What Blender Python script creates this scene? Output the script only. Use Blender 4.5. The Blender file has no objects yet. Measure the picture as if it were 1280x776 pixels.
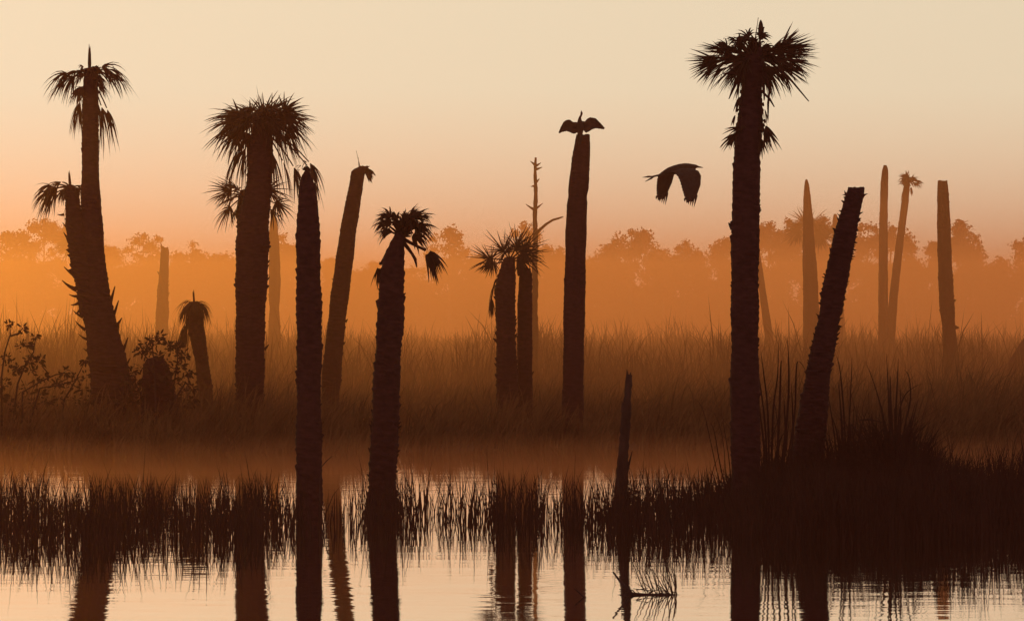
import bpy, math, random
import numpy as np
from mathutils import Vector, Matrix

SC = bpy.context.scene
COL = SC.collection
R = math.radians

# ------------------------------------------------------------------ camera
F = 3500.0          # focal length in photograph pixels (1280 wide)
HC = 2.66           # camera height above the water
HY = 390.0          # horizon row in the photograph
cam_d = bpy.data.cameras.new('camera')
cam = bpy.data.objects.new('camera', cam_d)
COL.objects.link(cam)
cam.location = (0, 0, HC)
cam.rotation_euler = (R(90), 0, 0)
cam_d.sensor_fit = 'HORIZONTAL'
cam_d.sensor_width = 36.0
cam_d.lens = 36.0 * F / 1280.0
cam_d.shift_y = -(388.0 - HY) / 1280.0
cam_d.clip_start = 0.5
cam_d.clip_end = 9000
SC.camera = cam

# ------------------------------------------------------------------ light
SUN_EL, SUN_AZ = 7.0, -26.0        # degrees; azimuth measured from the view axis towards +X
world = bpy.data.worlds.new('World')
SC.world = world
world.use_nodes = True
nt = world.node_tree
bg = nt.nodes['Background']
sky = nt.nodes.new('ShaderNodeTexSky')
sky.sky_type = 'NISHITA'
sky.sun_disc = False
sky.sun_elevation = R(SUN_EL)
sky.sun_rotation = R(SUN_AZ)
sky.air_density = 1.0
sky.dust_density = 4.0
sky.ozone_density = 3.0
tint = nt.nodes.new('ShaderNodeMix')
tint.data_type = 'RGBA'
tint.blend_type = 'MULTIPLY'
tint.inputs['Factor'].default_value = 1.0
tint.inputs['B'].default_value = (1.0, 0.86, 0.615, 1)
sky_gamma = nt.nodes.new('ShaderNodeGamma')      # gamma flattens the sky's glow, in place of modelled fog
sky_gamma.inputs['Gamma'].default_value = 0.06
nt.links.new(sky.outputs['Color'], sky_gamma.inputs['Color'])
nt.links.new(sky_gamma.outputs['Color'], tint.inputs['A'])
nt.links.new(tint.outputs['Result'], bg.inputs['Color'])
bg.inputs['Strength'].default_value = 0.75

sun_d = bpy.data.lights.new('sun', 'SUN')
sun_d.energy = 0.85
sun_d.angle = R(10)
sun_d.color = (1.0, 1.0, 0.15)
sun = bpy.data.objects.new('sun', sun_d)
COL.objects.link(sun)
sv = Vector((math.sin(R(SUN_AZ)) * math.cos(R(SUN_EL)), math.cos(R(SUN_AZ)) * math.cos(R(SUN_EL)), math.sin(R(SUN_EL))))
sun.rotation_euler = sv.to_track_quat('Z', 'Y').to_euler()
sun.location = sv * 300

SC.view_settings.view_transform = 'Standard'
SC.view_settings.look = 'None'
SC.view_settings.exposure = 0.0
SC.view_settings.gamma = 1.0
SC.cycles.use_denoising = True
SC.cycles.volume_bounces = 1
SC.cycles.max_bounces = 6
SC.cycles.diffuse_bounces = 2
SC.cycles.glossy_bounces = 3
SC.cycles.transmission_bounces = 2

HAZE_DENSITY = 0.00065
HAZE_G = 0.75
HAZE_COLOUR = (0.97, 0.27, 0.18)  # amber: the reddening of dawn light is put into the volume colour
MIST_DENSITY = 0.0080

# ------------------------------------------------------------------ helpers
rnd = random.Random(7)
npr = np.random.default_rng(11)


def depth_of(row):
    """distance of a point on the water seen at this photograph row"""
    return F * HC / (row - HY)


def at(x, y, d):
    """photograph pixel + distance -> world point"""
    return Vector(((x - 640.0) / F * d, d, HC - (y - HY) / F * d))


def ground_z(x, y):
    x = np.asarray(x, float)
    y = np.asarray(y, float)
    shore = 53.5 + 0.7 * np.sin(x * 0.5 + 0.4) + 0.4 * np.sin(x * 1.3 + 1.0) - 0.6 * np.exp(-((x + 8.5) / 2.5) ** 2)
    a = np.clip((y - shore + 0.6) / 1.6, 0, 1)
    z = -0.45 + a * 0.50
    b = np.clip((y - 185) / 20, 0, 1)
    z = z * (1 - b) + b * -0.4
    c = np.clip((y - 318) / 14, 0, 1)
    z = z * (1 - c) + c * 0.35
    z = z + 0.58 * np.exp(-((x - 4.9) / 1.5) ** 2 - ((y - 38.2) / 1.5) ** 2)
    z = z + 0.06 * np.sin(x * 0.9) * np.sin(y * 0.7) * (y > 56) * (y < 180)
    return z


def gz(x, y):
    return float(ground_z(x, y))


def mat(name, c1, c2, scale=6.0, rough=0.9, bump=0.0, spec=0.02, trans=0.0, stretch=(1, 1, 1), detail=4.0):
    m = bpy.data.materials.new(name)
    m.use_nodes = True
    t = m.node_tree
    b = t.nodes['Principled BSDF']
    b.inputs['Roughness'].default_value = rough
    b.inputs['Specular IOR Level'].default_value = spec
    co = t.nodes.new('ShaderNodeTexCoord')
    mp = t.nodes.new('ShaderNodeMapping')
    mp.inputs['Scale'].default_value = stretch
    n = t.nodes.new('ShaderNodeTexNoise')
    n.inputs['Scale'].default_value = scale
    n.inputs['Detail'].default_value = detail
    r = t.nodes.new('ShaderNodeValToRGB')
    r.color_ramp.elements[0].position = 0.32
    r.color_ramp.elements[1].position = 0.68
    r.color_ramp.elements[0].color = (*c1, 1)
    r.color_ramp.elements[1].color = (*c2, 1)
    t.links.new(co.outputs['Object'], mp.inputs['Vector'])
    t.links.new(mp.outputs['Vector'], n.inputs['Vector'])
    t.links.new(n.outputs['Fac'], r.inputs['Fac'])
    t.links.new(r.outputs['Color'], b.inputs['Base Color'])
    if bump:
        bp = t.nodes.new('ShaderNodeBump')
        bp.inputs['Strength'].default_value = 0.8
        bp.inputs['Distance'].default_value = bump
        t.links.new(n.outputs['Fac'], bp.inputs['Height'])
        t.links.new(bp.outputs['Normal'], b.inputs['Normal'])
    if trans:
        out = t.nodes['Material Output']
        tr = t.nodes.new('ShaderNodeBsdfTranslucent')
        mx = t.nodes.new('ShaderNodeMixShader')
        mx.inputs[0].default_value = trans
        t.links.new(r.outputs['Color'], tr.inputs['Color'])
        t.links.new(b.outputs[0], mx.inputs[1])
        t.links.new(tr.outputs[0], mx.inputs[2])
        t.links.new(mx.outputs[0], out.inputs['Surface'])
    return m


M = {
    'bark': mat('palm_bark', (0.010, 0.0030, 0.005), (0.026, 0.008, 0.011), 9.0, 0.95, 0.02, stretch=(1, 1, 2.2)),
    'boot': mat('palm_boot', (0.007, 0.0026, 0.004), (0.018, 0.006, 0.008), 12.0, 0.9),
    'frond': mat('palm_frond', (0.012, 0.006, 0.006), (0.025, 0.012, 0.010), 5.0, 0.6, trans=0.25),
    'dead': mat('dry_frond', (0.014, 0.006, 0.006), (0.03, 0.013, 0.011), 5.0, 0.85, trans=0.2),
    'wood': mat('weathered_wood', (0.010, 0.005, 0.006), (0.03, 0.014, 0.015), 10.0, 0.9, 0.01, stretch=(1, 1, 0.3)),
    'pinebark': mat('pine_bark', (0.06, 0.04, 0.03), (0.12, 0.08, 0.06), 3.0, 0.95),
    'needle': mat('pine_needles', (0.035, 0.024, 0.014), (0.06, 0.042, 0.024), 0.8, 0.8, trans=0.2),
    'leaf': mat('shrub_leaves', (0.022, 0.010, 0.007), (0.04, 0.018, 0.011), 4.0, 0.7, trans=0.25),
    'reed': mat('reeds', (0.042, 0.017, 0.009), (0.10, 0.042, 0.020), 1.6, 0.8, trans=0.22),
    'reeddark': mat('spike_rush', (0.008, 0.003, 0.0035), (0.02, 0.008, 0.008), 2.5, 0.8, trans=0.12),
    'mud': mat('marsh_mud', (0.022, 0.010, 0.008), (0.05, 0.022, 0.016), 0.7, 0.95, 0.02),
    'bird': mat('dark_plumage', (0.010, 0.006, 0.007), (0.022, 0.013, 0.014), 14.0, 0.7),
}


def new_obj(name, me, parent=None):
    o = bpy.data.objects.new(name, me)
    COL.objects.link(o)
    o.parent = parent
    return o


def tag(o, label=None, cat=None, group=None, kind=None):
    for k, v in (('label', label), ('category', cat), ('group', group), ('kind', kind)):
        if v:
            o[k] = v
    return o


def thing(name, loc, label, cat, group=None):
    o = bpy.data.objects.new(name, None)
    COL.objects.link(o)
    o.location = loc
    o.empty_display_size = 0.3
    tag(o, label, cat, group)
    return o


class MB:
    """collects vertices (world space) and faces of one mesh"""

    def __init__(self):
        self.v, self.f = [], []

    def strip(self, path, widths, bvec):
        """ribbon along path; bvec is its sideways direction (one or one per point)"""
        n0 = len(self.v)
        k = len(path)
        for i, p in enumerate(path):
            b = bvec[i] if isinstance(bvec, list) else bvec
            w = widths[i] * 0.5
            self.v.append(p - b * w)
            self.v.append(p + b * w)
        for i in range(k - 1):
            a = n0 + 2 * i
            self.f.append((a, a + 1, a + 3, a + 2))

    def tube(self, path, radii, seg=6, cap=True):
        n0 = len(self.v)
        k = len(path)
        for i, p in enumerate(path):
            t = (path[min(i + 1, k - 1)] - path[max(i - 1, 0)]).normalized()
            u = t.cross(Vector((0.13, 0.97, 0.2)))
            if u.length < 1e-3:
                u = t.cross(Vector((1, 0, 0)))
            u.normalize()
            w = t.cross(u).normalized()
            for j in range(seg):
                a = 2 * math.pi * j / seg
                self.v.append(p + (u * math.cos(a) + w * math.sin(a)) * radii[i])
        for i in range(k - 1):
            for j in range(seg):
                a = n0 + i * seg + j
                b = n0 + i * seg + (j + 1) % seg
                self.f.append((a, b, b + seg, a + seg))
        if cap:
            self.f.append(tuple(n0 + j for j in reversed(range(seg))))
            self.f.append(tuple(n0 + (k - 1) * seg + j for j in range(seg)))

    def build(self, name, material, parent=None, smooth=False):
        o0 = parent.matrix_basis.translation if parent is not None else Vector((0, 0, 0))
        if parent is not None and parent.parent is not None:
            o0 = o0 + parent.parent.matrix_basis.translation
        me = bpy.data.meshes.new(name)
        me.from_pydata([tuple(p - o0) for p in self.v], [], self.f)
        me.materials.append(M[material])
        if smooth:
            me.polygons.foreach_set('use_smooth', [True] * len(me.polygons))
        return new_obj(name, me, parent)


def np_mesh(name, V, tris, quads, material, parent=None, origin=(0, 0, 0)):
    V = np.asarray(V, np.float32) - np.asarray(origin, np.float32)
    me = bpy.data.meshes.new(name)
    nt_, nq = len(tris), len(quads)
    me.vertices.add(len(V))
    me.vertices.foreach_set('co', V.ravel())
    me.loops.add(nt_ * 3 + nq * 4)
    idx = np.concatenate([np.asarray(tris, np.int32).ravel(), np.asarray(quads, np.int32).ravel()])
    me.loops.foreach_set('vertex_index', idx)
    me.polygons.add(nt_ + nq)
    st = np.concatenate([np.arange(nt_) * 3, nt_ * 3 + np.arange(nq) * 4]).astype(np.int32)
    me.polygons.foreach_set('loop_start', st)
    me.update(calc_edges=True)
    me.validate()
    me.materials.append(M[material])
    return new_obj(name, me, parent)


# ------------------------------------------------------------------ setting: ground, water
def axis(parts):
    out = []
    for a, b, s in parts:
        out += list(np.arange(a, b, s))
    return np.array(out + [parts[-1][1]])


gx = axis([(-1500, -100, 100), (-100, -22, 6), (-22, 22, 0.5), (22, 100, 6), (100, 1500, 100)])
gy = axis([(-60, 28, 8), (28, 62, 0.5), (62, 200, 3), (200, 400, 6), (400, 1500, 100)])
GX, GY = np.meshgrid(gx, gy)
GZ = ground_z(GX, GY)
V = np.stack([GX.ravel(), GY.ravel(), GZ.ravel()], 1)
nx, ny = len(gx), len(gy)
ii, jj = np.meshgrid(np.arange(nx - 1), np.arange(ny - 1))
a0 = (jj * nx + ii).ravel()
ground = np_mesh('ground', V, np.zeros((0, 3), np.int32), np.stack([a0, a0 + 1, a0 + nx + 1, a0 + nx], 1), 'mud')
tag(ground, 'dark marsh mud under the reeds and trees', 'ground', kind='structure')

wm = bpy.data.materials.new('still_water')
wm.use_nodes = True
t = wm.node_tree
b = t.nodes['Principled BSDF']
b.inputs['Base Color'].default_value = (0.02, 0.013, 0.008, 1)
b.inputs['Roughness'].default_value = 0.03
b.inputs['IOR'].default_value = 1.333
co = t.nodes.new('ShaderNodeTexCoord')
hsum = None
for sc_, det, amp in (((1.3, 3.2, 1.0), 1.0, 1.0), ((3.0, 6.0, 1.0), 1.0, 0.4), ((0.6, 1.6, 1.0), 0.0, 0.7)):
    mp = t.nodes.new('ShaderNodeMapping')
    mp.inputs['Scale'].default_value = sc_
    n = t.nodes.new('ShaderNodeTexNoise')
    n.inputs['Scale'].default_value = 1.0
    n.inputs['Detail'].default_value = det
    t.links.new(co.outputs['Object'], mp.inputs['Vector'])
    t.links.new(mp.outputs['Vector'], n.inputs['Vector'])
    mu = t.nodes.new('ShaderNodeMath')
    mu.operation = 'MULTIPLY'
    mu.inputs[1].default_value = amp
    t.links.new(n.outputs['Fac'], mu.inputs[0])
    if hsum is None:
        hsum = mu
    else:
        ad = t.nodes.new('ShaderNodeMath')
        ad.operation = 'ADD'
        t.links.new(hsum.outputs[0], ad.inputs[0])
        t.links.new(mu.outputs[0], ad.inputs[1])
        hsum = ad
bp = t.nodes.new('ShaderNodeBump')
bp.inputs['Strength'].default_value = 1.0
bp.inputs['Distance'].default_value = 0.0020
t.links.new(hsum.outputs[0], bp.inputs['Height'])
t.links.new(bp.outputs['Normal'], b.inputs['Normal'])
gl = t.nodes.new('ShaderNodeBsdfGlossy')
gl.inputs['Color'].default_value = (1.0, 0.98, 0.93, 1)
gl.inputs['Roughness'].default_value = 0.03
t.links.new(bp.outputs['Normal'], gl.inputs['Normal'])
mxw = t.nodes.new('ShaderNodeMixShader')
mxw.inputs[0].default_value = 0.9
t.links.new(b.outputs[0], mxw.inputs[1])
t.links.new(gl.outputs[0], mxw.inputs[2])
t.links.new(mxw.outputs[0], t.nodes['Material Output'].inputs['Surface'])
M['water'] = wm
water = np_mesh('water', [(-1480, -55, 0), (1480, -55, 0), (1480, 1480, 0), (-1480, 1480, 0)], np.zeros((0, 3), np.int32), [(0, 1, 2, 3)], 'water')
tag(water, 'still marsh water mirroring the glowing sky', 'water', kind='structure')


# ------------------------------------------------------------------ air
def air_box(name, lo, hi, density, colour, g, label):
    mb = MB()
    x0, y0, z0 = lo
    x1, y1, z1 = hi
    mb.v = [Vector(p) for p in ((x0, y0, z0), (x1, y0, z0), (x1, y1, z0), (x0, y1, z0), (x0, y0, z1), (x1, y0, z1), (x1, y1, z1), (x0, y1, z1))]
    mb.f = [(3, 2, 1, 0), (4, 5, 6, 7), (0, 1, 5, 4), (1, 2, 6, 5), (2, 3, 7, 6), (3, 0, 4, 7)]
    m = bpy.data.materials.new(name)
    m.use_nodes = True
    tr = m.node_tree
    tr.nodes.remove(tr.nodes['Principled BSDF'])
    pv = tr.nodes.new('ShaderNodeVolumePrincipled')
    pv.inputs['Color'].default_value = (*colour, 1)
    pv.inputs['Density'].default_value = density
    pv.inputs['Anisotropy'].default_value = g
    tr.links.new(pv.outputs[0], tr.nodes['Material Output'].inputs['Volume'])
    M[name] = m
    o = mb.build(name, name)
    tag(o, label, 'haze', kind='stuff')
    return o


air_box('haze', (-1510, -70, -1.6), (1510, 1510, 18.5), HAZE_DENSITY, HAZE_COLOUR, HAZE_G, 'warm morning haze filling the air over the marsh')

air_box('mist', (-420, 54.5, -1.2), (420, 250, 7.0), MIST_DENSITY, (0.97, 0.37, 0.15), HAZE_G, 'bank of low mist lying over the far marsh')  # mist colour also carries the reddened dawn light
air_box('mist', (-420, 40.5, -1.1), (420, 78, 0.34), 0.016, (0.97, 0.33, 0.15), HAZE_G, 'thin layer of ground mist hugging the channel and grass bank')  # low-sun reddening tinted into this layer's colour too


# ------------------------------------------------------------------ palm builders
def smooth_pts(pts, n):
    pts = np.array(pts, float)
    s = np.concatenate([[0], np.cumsum(np.hypot(np.diff(pts[:, 0]), np.diff(pts[:, 1])))])
    q = np.linspace(0, s[-1], n)
    out = np.stack([np.interp(q, s, pts[:, k]) for k in range(3)], 1)
    ker = np.ones(5) / 5
    for k in range(3):
        pad = np.pad(out[:, k], 2, mode='edge')
        sm = np.convolve(pad, ker, 'valid')
        out[2:-2, k] = sm[2:-2]
    return out


def palm_trunk(pts, d, parent, rough=0.07, pitch=0.10, top='flat', name='trunk', seg=18, to_ground=True, material='bark', lean=0.0):
    """pts: photograph (x, y, width) from the top down; leaf-scar rings and ragged edges are real relief"""
    s = F / d
    pts = [tuple(p) for p in pts]
    if to_ground:
        yb = HY + (HC + 0.35) * s
        x0, y0, w0 = pts[-1]
        xa, ya, wa = pts[-2]
        if yb > y0 + 1:
            k = (x0 - xa) / max(1.0, (y0 - ya))
            pts.append((x0 + k * (yb - y0) * 0.6, yb, w0 * 1.06))
    length = sum(math.hypot(pts[i + 1][0] - pts[i][0], pts[i + 1][1] - pts[i][1]) for i in range(len(pts) - 1)) / s
    step = pitch / 4
    n = max(12, int(length / step))
    P = smooth_pts(pts, n)
    rr = random.Random(int(pts[0][0] * 13 + pts[0][1]))
    cells = {}
    nsec = 7
    sec_ph = [rr.uniform(0, 0.3) for _ in range(nsec + 1)]
    ph0 = rr.uniform(0, 6)
    V, Fc = [], []
    for i in range(n):
        c = at(P[i, 0], P[i, 1], d + lean * i / n)
        r0 = P[i, 2] * 0.5 / s
        arc = i * step
        arc += 0.05 * math.sin(arc * 3.7 + ph0) + 0.03 * math.sin(arc * 9.1)
        und = 1 + (0.02 + rough * 0.5) * math.sin(arc * 5.1 + ph0) * math.sin(arc * 2.3 + 1.7 * ph0)
        for j in range(seg):
            aa = 2 * math.pi * j / seg
            sector = int(j / seg * nsec)
            ph = arc / pitch + 0.5 * (sector % 2) + sec_ph[sector]
            row = int(ph)
            fr = ph - row
            h = cells.setdefault((row, sector), rr.random() if rr.random() > 0.07 else 2.0)
            r = r0 * und * (1 + rough * ((0.9 - fr) * (0.15 + 1.1 * h) - 0.35) + rough * 0.5 * (rr.random() - 0.5))
            if top == 'broken' and i < 3:
                r *= 0.92
            zoff = 0.0
            if i == 0 and top in ('flat', 'broken'):
                zoff = (0.10 if top == 'broken' else 0.03) * (rr.random() - 0.4)
            V.append(c + Vector((math.cos(aa) * r, math.sin(aa) * r, zoff)))
    for i in range(n - 1):
        for j in range(seg):
            a = i * seg + j
            b2 = i * seg + (j + 1) % seg
            Fc.append((a, a + seg, b2 + seg, b2))
    ctop = len(V)
    V.append(at(P[0, 0], P[0, 1], d) - Vector((0, 0, 0.04 if top != 'point' else -0.03)))
    for j in range(seg):
        Fc.append((ctop, j, (j + 1) % seg))
    mb = MB()
    mb.v, mb.f = V, Fc
    return mb.build(name, material, parent)


def stub(parent, x, y, d, ang, lpx, wpx, off=0.0, curve=0.35, name='leaf_stub', material='boot'):
    """a split leaf base jutting from a trunk: flat tapering wedge, ang in degrees as seen"""
    s = F / d
    p = at(x, y, d + off)
    dr = Vector((math.cos(R(ang)), off * 0.2, math.sin(R(ang)))).normalized()
    L = lpx / s
    path, rad = [], []
    for k in range(5):
        q = k / 4
        path.append(p + dr * (L * q) + Vector((0, 0, curve * L * q * q)))
        rad.append(max(0.004, wpx / s * 0.5 * (1 - 0.85 * q)))
    mb = MB()
    mb.tube(path, rad, 5)
    return mb.build(name, material, parent)


def leaflet(mb, p, u, nrm, L, w, droop, r, seg=5):
    path = [p.copy()]
    dirs = u.copy()
    q = p.copy()
    for k in range(seg):
        dd = dirs + Vector((0, 0, -1)) * (droop * ((k + 1) / seg) ** 1.3)
        dd.normalize()
        q = q + dd * (L / seg)
        path.append(q.copy())
    b = u.cross(nrm)
    if b.length < 1e-3:
        b = Vector((1, 0, 0))
    b.normalize()
    prof = [0.55, 1.0, 0.95, 0.75, 0.45, 0.06]
    mb.strip(path, [w * x for x in prof], b)


def frond(parent, o, fwd, pet, L, n=22, spread=100, droop=0.5, sag=0.3, w=0.035, material='frond', roll=None, name='frond'):
    """fan-shaped palm leaf: arched stalk, then narrow leaflets radiating from its end"""
    fwd = fwd.normalized()
    mb = MB()
    path, rad = [], []
    for k in range(6):
        q = k / 5
        path.append(o + fwd * (pet * q) + Vector((0, 0, -sag * pet * q * q)))
        rad.append(0.022 * (1 - 0.45 * q))
    mb.tube(path, rad, 5)
    stalk = mb.build(name, material, parent)
    mb = MB()
    e = (path[-1] - path[-2]).normalized()
    hub = path[-1]
    side = e.cross(Vector((0, 0, 1)))
    if side.length < 0.15:
        side = e.cross(Vector((0, 1, 0)))
    side.normalize()
    rl = rnd.uniform(-1.2, 1.2) if roll is None else roll
    side = Matrix.Rotation(rl, 3, e) @ side
    nrm = e.cross(side).normalized()
    for k in range(n):
        a = R(spread) * (2 * (k + rnd.uniform(0.2, 0.8)) / n - 1)
        u = e * math.cos(a) + side * math.sin(a) + nrm * rnd.uniform(-0.12, 0.12)
        u.normalize()
        leaflet(mb, hub + e * (0.05 * math.cos(a)), u, nrm + side * rnd.uniform(-0.5, 0.5), L * (0.72 + 0.28 * math.cos(a)) * (rnd.uniform(0.75, 1.1) if rnd.random() > 0.2 else rnd.uniform(0.35, 0.75)), w * rnd.uniform(0.7, 1.2), droop * rnd.uniform(0.6, 1.4) + (rnd.uniform(0.8, 2.0) if rnd.random() < 0.14 else 0), rnd)
    fan = mb.build('leaflets', material, stalk)
    fan['kind'] = 'stuff'
    return stalk


def dead_frond(parent, o, fwd, pet, L, n=14, w=0.028, sag=0.8, name='dead_frond', material='dead', spread=35):
    return frond(parent, o, fwd, pet, L, n, spread, 3.2, sag, w, material, None, name)


def sdir(ang, dep=0.0):
    """direction with this angle in the picture plane and a part along the view axis"""
    return Vector((math.cos(R(ang)), dep, math.sin(R(ang)))).normalized()


def spear(parent, x, y, d, hpx, wpx, tilt=0.0, name='spear_leaf', material='frond'):
    s = F / d
    p = at(x, y, d)
    mb = MB()
    for k in range(4):
        a = tilt + rnd.uniform(-4, 4)
        dr = sdir(90 + a, rnd.uniform(-0.08, 0.08))
        L = hpx / s * rnd.uniform(0.75, 1.0)
        mb.tube([p + dr * (L * q) for q in (0, 0.35, 0.7, 1.0)], [wpx / s * 0.5 * z for z in (0.7, 0.8, 0.5, 0.08)], 5)
    return mb.build(name, material, parent)


def base_of(x, d):
    X = (x - 640.0) / F * d
    return Vector((X, d, max(gz(X, d), -0.3)))


def ragged_stubs(root, pts, d, count, rr, lpx=5, wpx=4):
    """broken leaf bases scattered down a trunk's two edges and front"""
    P = smooth_pts(pts, 60)
    for k in range(count):
        i = rr.randrange(4, 56)
        sgn = rr.choice((-1, 1))
        stub(root, P[i, 0] + sgn * P[i, 2] * 0.40, P[i, 1], d - 0.02 * rr.random(), 90 - sgn * rr.uniform(35, 70), lpx * rr.uniform(0.6, 1.3), wpx * rr.uniform(0.8, 1.3), 0.0, 0.2)


# ------------------------------------------------------------------ the palms
G_DEAD = 'dead palm trunks standing in the marsh'
G_PALM = 'palms with fronds standing in the marsh'


def crown(root, x, y, d, specs, fill=0, fill_ang=(0, 180), fill_pet=20, fill_L=45, fill_droop=0.6, n=22, w=0.035, material='frond', sag=0.3):
    """specs: (angle, stalk px, leaflet px, droop[, dead]) as seen; fill adds leaves round the far and near sides"""
    s = F / d
    o = at(x, y, d)
    for sp in specs:
        ang, pet, L, dr = sp[:4]
        f = sdir(ang, rnd.uniform(-0.35, 0.35))
        if len(sp) > 4 and sp[4]:
            dead_frond(root, o, f, pet / s, L / s)
        else:
            frond(root, o, f, pet / s, L / s, n, 95, dr, sag, w, material)
    for k in range(fill):
        a = rnd.uniform(*fill_ang)
        dep = rnd.choice((-1, 1)) * rnd.uniform(0.5, 1.6)
        frond(root, o + Vector((0, 0, rnd.uniform(-8, 4) / s)), sdir(a, dep), fill_pet / s * rnd.uniform(0.7, 1.2), fill_L / s * rnd.uniform(0.8, 1.1), n, 95, fill_droop * rnd.uniform(0.7, 1.5), sag, w, material)


# --- forked palm with boots on its lower trunk
d = 58.0
r = thing('palm_tree', base_of(150, d), 'tall twin-stemmed palm with jagged leaf stubs low on its trunk, beside the leafy shrubs', 'palm tree', G_PALM)
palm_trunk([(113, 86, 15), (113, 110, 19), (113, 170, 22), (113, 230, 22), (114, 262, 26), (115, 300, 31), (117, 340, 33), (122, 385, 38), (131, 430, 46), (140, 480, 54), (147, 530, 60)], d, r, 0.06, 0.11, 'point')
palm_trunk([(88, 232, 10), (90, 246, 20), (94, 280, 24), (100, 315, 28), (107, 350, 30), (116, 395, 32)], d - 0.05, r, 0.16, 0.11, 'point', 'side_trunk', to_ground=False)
for (x, y, a, l, w) in ((97, 346, 160, 18, 6), (96, 362, 165, 19, 7), (98, 370, 190, 12, 5), (99, 378, 215, 13, 5), (101, 386, 235, 13, 5), (104, 396, 165, 13, 5), (107, 412, 155, 14, 5), (109, 424, 165, 12, 4), (113, 440, 170, 9, 4), (118, 460, 165, 9, 4),
                        (134, 388, 66, 24, 8), (137, 405, 62, 24, 8), (141, 412, 40, 15, 8), (144, 428, 75, 20, 7), (149, 448, 60, 22, 8), (153, 462, 45, 14, 7), (87, 300, 140, 10, 5), (85, 285, 150, 8, 4), (80, 268, 200, 9, 4)):
    stub(r, x, y, d - 0.06, a, l, w)
o1 = at(112, 96, d)
s = F / d
spear(r, 112, 90, d, 38, 5, 2)
for (ang, pet, L, dead) in ((150, 30, 42, 0), (165, 28, 38, 0), (135, 26, 40, 0), (155, 22, 44, 0), (215, 20, 40, 1), (225, 16, 44, 1), (235, 10, 40, 1), (42, 28, 40, 0), (28, 28, 46, 0), (55, 24, 36, 0), (35, 20, 44, 0), (330, 26, 52, 1), (300, 10, 56, 1), (315, 20, 62, 1), (308, 14, 66, 1), (255, 8, 34, 1)):
    if dead:
        dead_frond(r, o1 + Vector((0, 0, -0.1)), sdir(ang, rnd.uniform(-0.3, 0.3)), pet / s, L / s, 12, 0.03)
    else:
        frond(r, o1, sdir(ang, rnd.uniform(-0.4, 0.4)), pet / s, L / s, 16, 60, 1.9, 0.35, 0.034, 'dead')
for k in range(16):
    frond(r, o1 + Vector((0, 0, rnd.uniform(-0.25, 0.12))), sdir(rnd.choice((rnd.uniform(20, 60), rnd.uniform(120, 160))), rnd.uniform(-1.2, 1.2)), rnd.uniform(6, 14) / s, rnd.uniform(18, 34) / s, 10, 45, 2.2, 0.4, 0.034, 'dead', name='dead_frond')
for k in range(14):
    frond(r, o1 + Vector((rnd.uniform(-.08, .08), rnd.uniform(-.1, .1), rnd.uniform(-0.1, 0.16))), sdir(rnd.uniform(40, 140), rnd.uniform(-0.8, 0.8)), rnd.uniform(3, 8) / s, rnd.uniform(10, 20) / s, 9, 60, 1.8, 0.3, 0.034, 'dead', name='dead_frond')
o2 = at(89, 236, d)
for k in range(8):
    frond(r, o2, sdir(rnd.choice((rnd.uniform(20, 60), rnd.uniform(110, 165), rnd.uniform(110, 165))), rnd.uniform(-0.9, 0.9)), rnd.uniform(4, 12) / s, rnd.uniform(14, 26) / s, 9, 45, 2.2, 0.4, 0.032, 'dead', name='dead_frond')
spear(r, 88, 236, d, 24, 4, 6)
for (ang, pet, L) in ((145, 28, 34), (160, 30, 32), (125, 20, 32), (175, 26, 34), (190, 22, 36), (40, 16, 28), (20, 14, 26), (240, 8, 36), (150, 20, 40)):
    frond(r, o2, sdir(ang, rnd.uniform(-0.4, 0.4)), pet / s, L / s, 15, 55, 2.1, 0.4, 0.032, 'dead')

# --- broad crowned palm and the shorter palm against it
d = 57.0
s = F / d
r = thing('palm_tree', base_of(314, d), 'palm with thick trunk and broad full dome of drooping fronds', 'palm tree', G_PALM)
palm_trunk([(328, 140, 20), (327, 170, 28), (325, 215, 32), (322, 245, 34), (317, 275, 41), (315, 320, 41), (313, 400, 38), (312.5, 470, 35), (312, 540, 36)], d, r, 0.07, 0.11, 'point')
crown(r, 327, 150, d, [(175, 34, 50, .5), (163, 36, 50, .5), (150, 34, 44, .45), (168, 22, 44, .7), (130, 20, 34, .4), (108, 8, 34, .4), (92, 6, 34, .3), (75, 8, 34, .4), (55, 20, 34, .4), (38, 36, 38, .3), (28, 38, 40, .45), (20, 30, 44, .6), (8, 34, 44, .8), (0, 34, 42, 1.0), (188, 34, 44, .9), (200, 26, 46, 1.3), (350, 32, 44, 1.3), (340, 28, 50, 1.6), (215, 20, 50, 2), (325, 20, 60, 2), (155, 30, 46, .6), (32, 26, 46, .6)], 16, (5, 150), 22, 46, 1.0, 22, 0.04)
for (ang, pet, L) in ((330, 46, 50), (345, 58, 60), (350, 60, 44), (200, 30, 54), (210, 22, 60), (320, 34, 56), (225, 14, 50), (308, 22, 60)):
    dead_frond(r, at(327, 162, d), sdir(ang, rnd.uniform(-0.3, 0.3)), pet / s, L / s, 12, 0.032, 0.5)
ragged_stubs(r, [(326, 220, 33), (320, 330, 34), (313, 540, 35)], d, 16, rnd, 6, 5)
d = 58.5
s = F / d
r = thing('palm_tree', base_of(311, d), 'shorter palm half hidden against the thick palm, with open fan fronds on both sides', 'palm tree', G_PALM)
palm_trunk([(307, 238, 14), (308, 262, 24), (310, 300, 26), (311, 400, 25), (311, 540, 26)], d, r, 0.10, 0.11, 'point')
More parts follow.
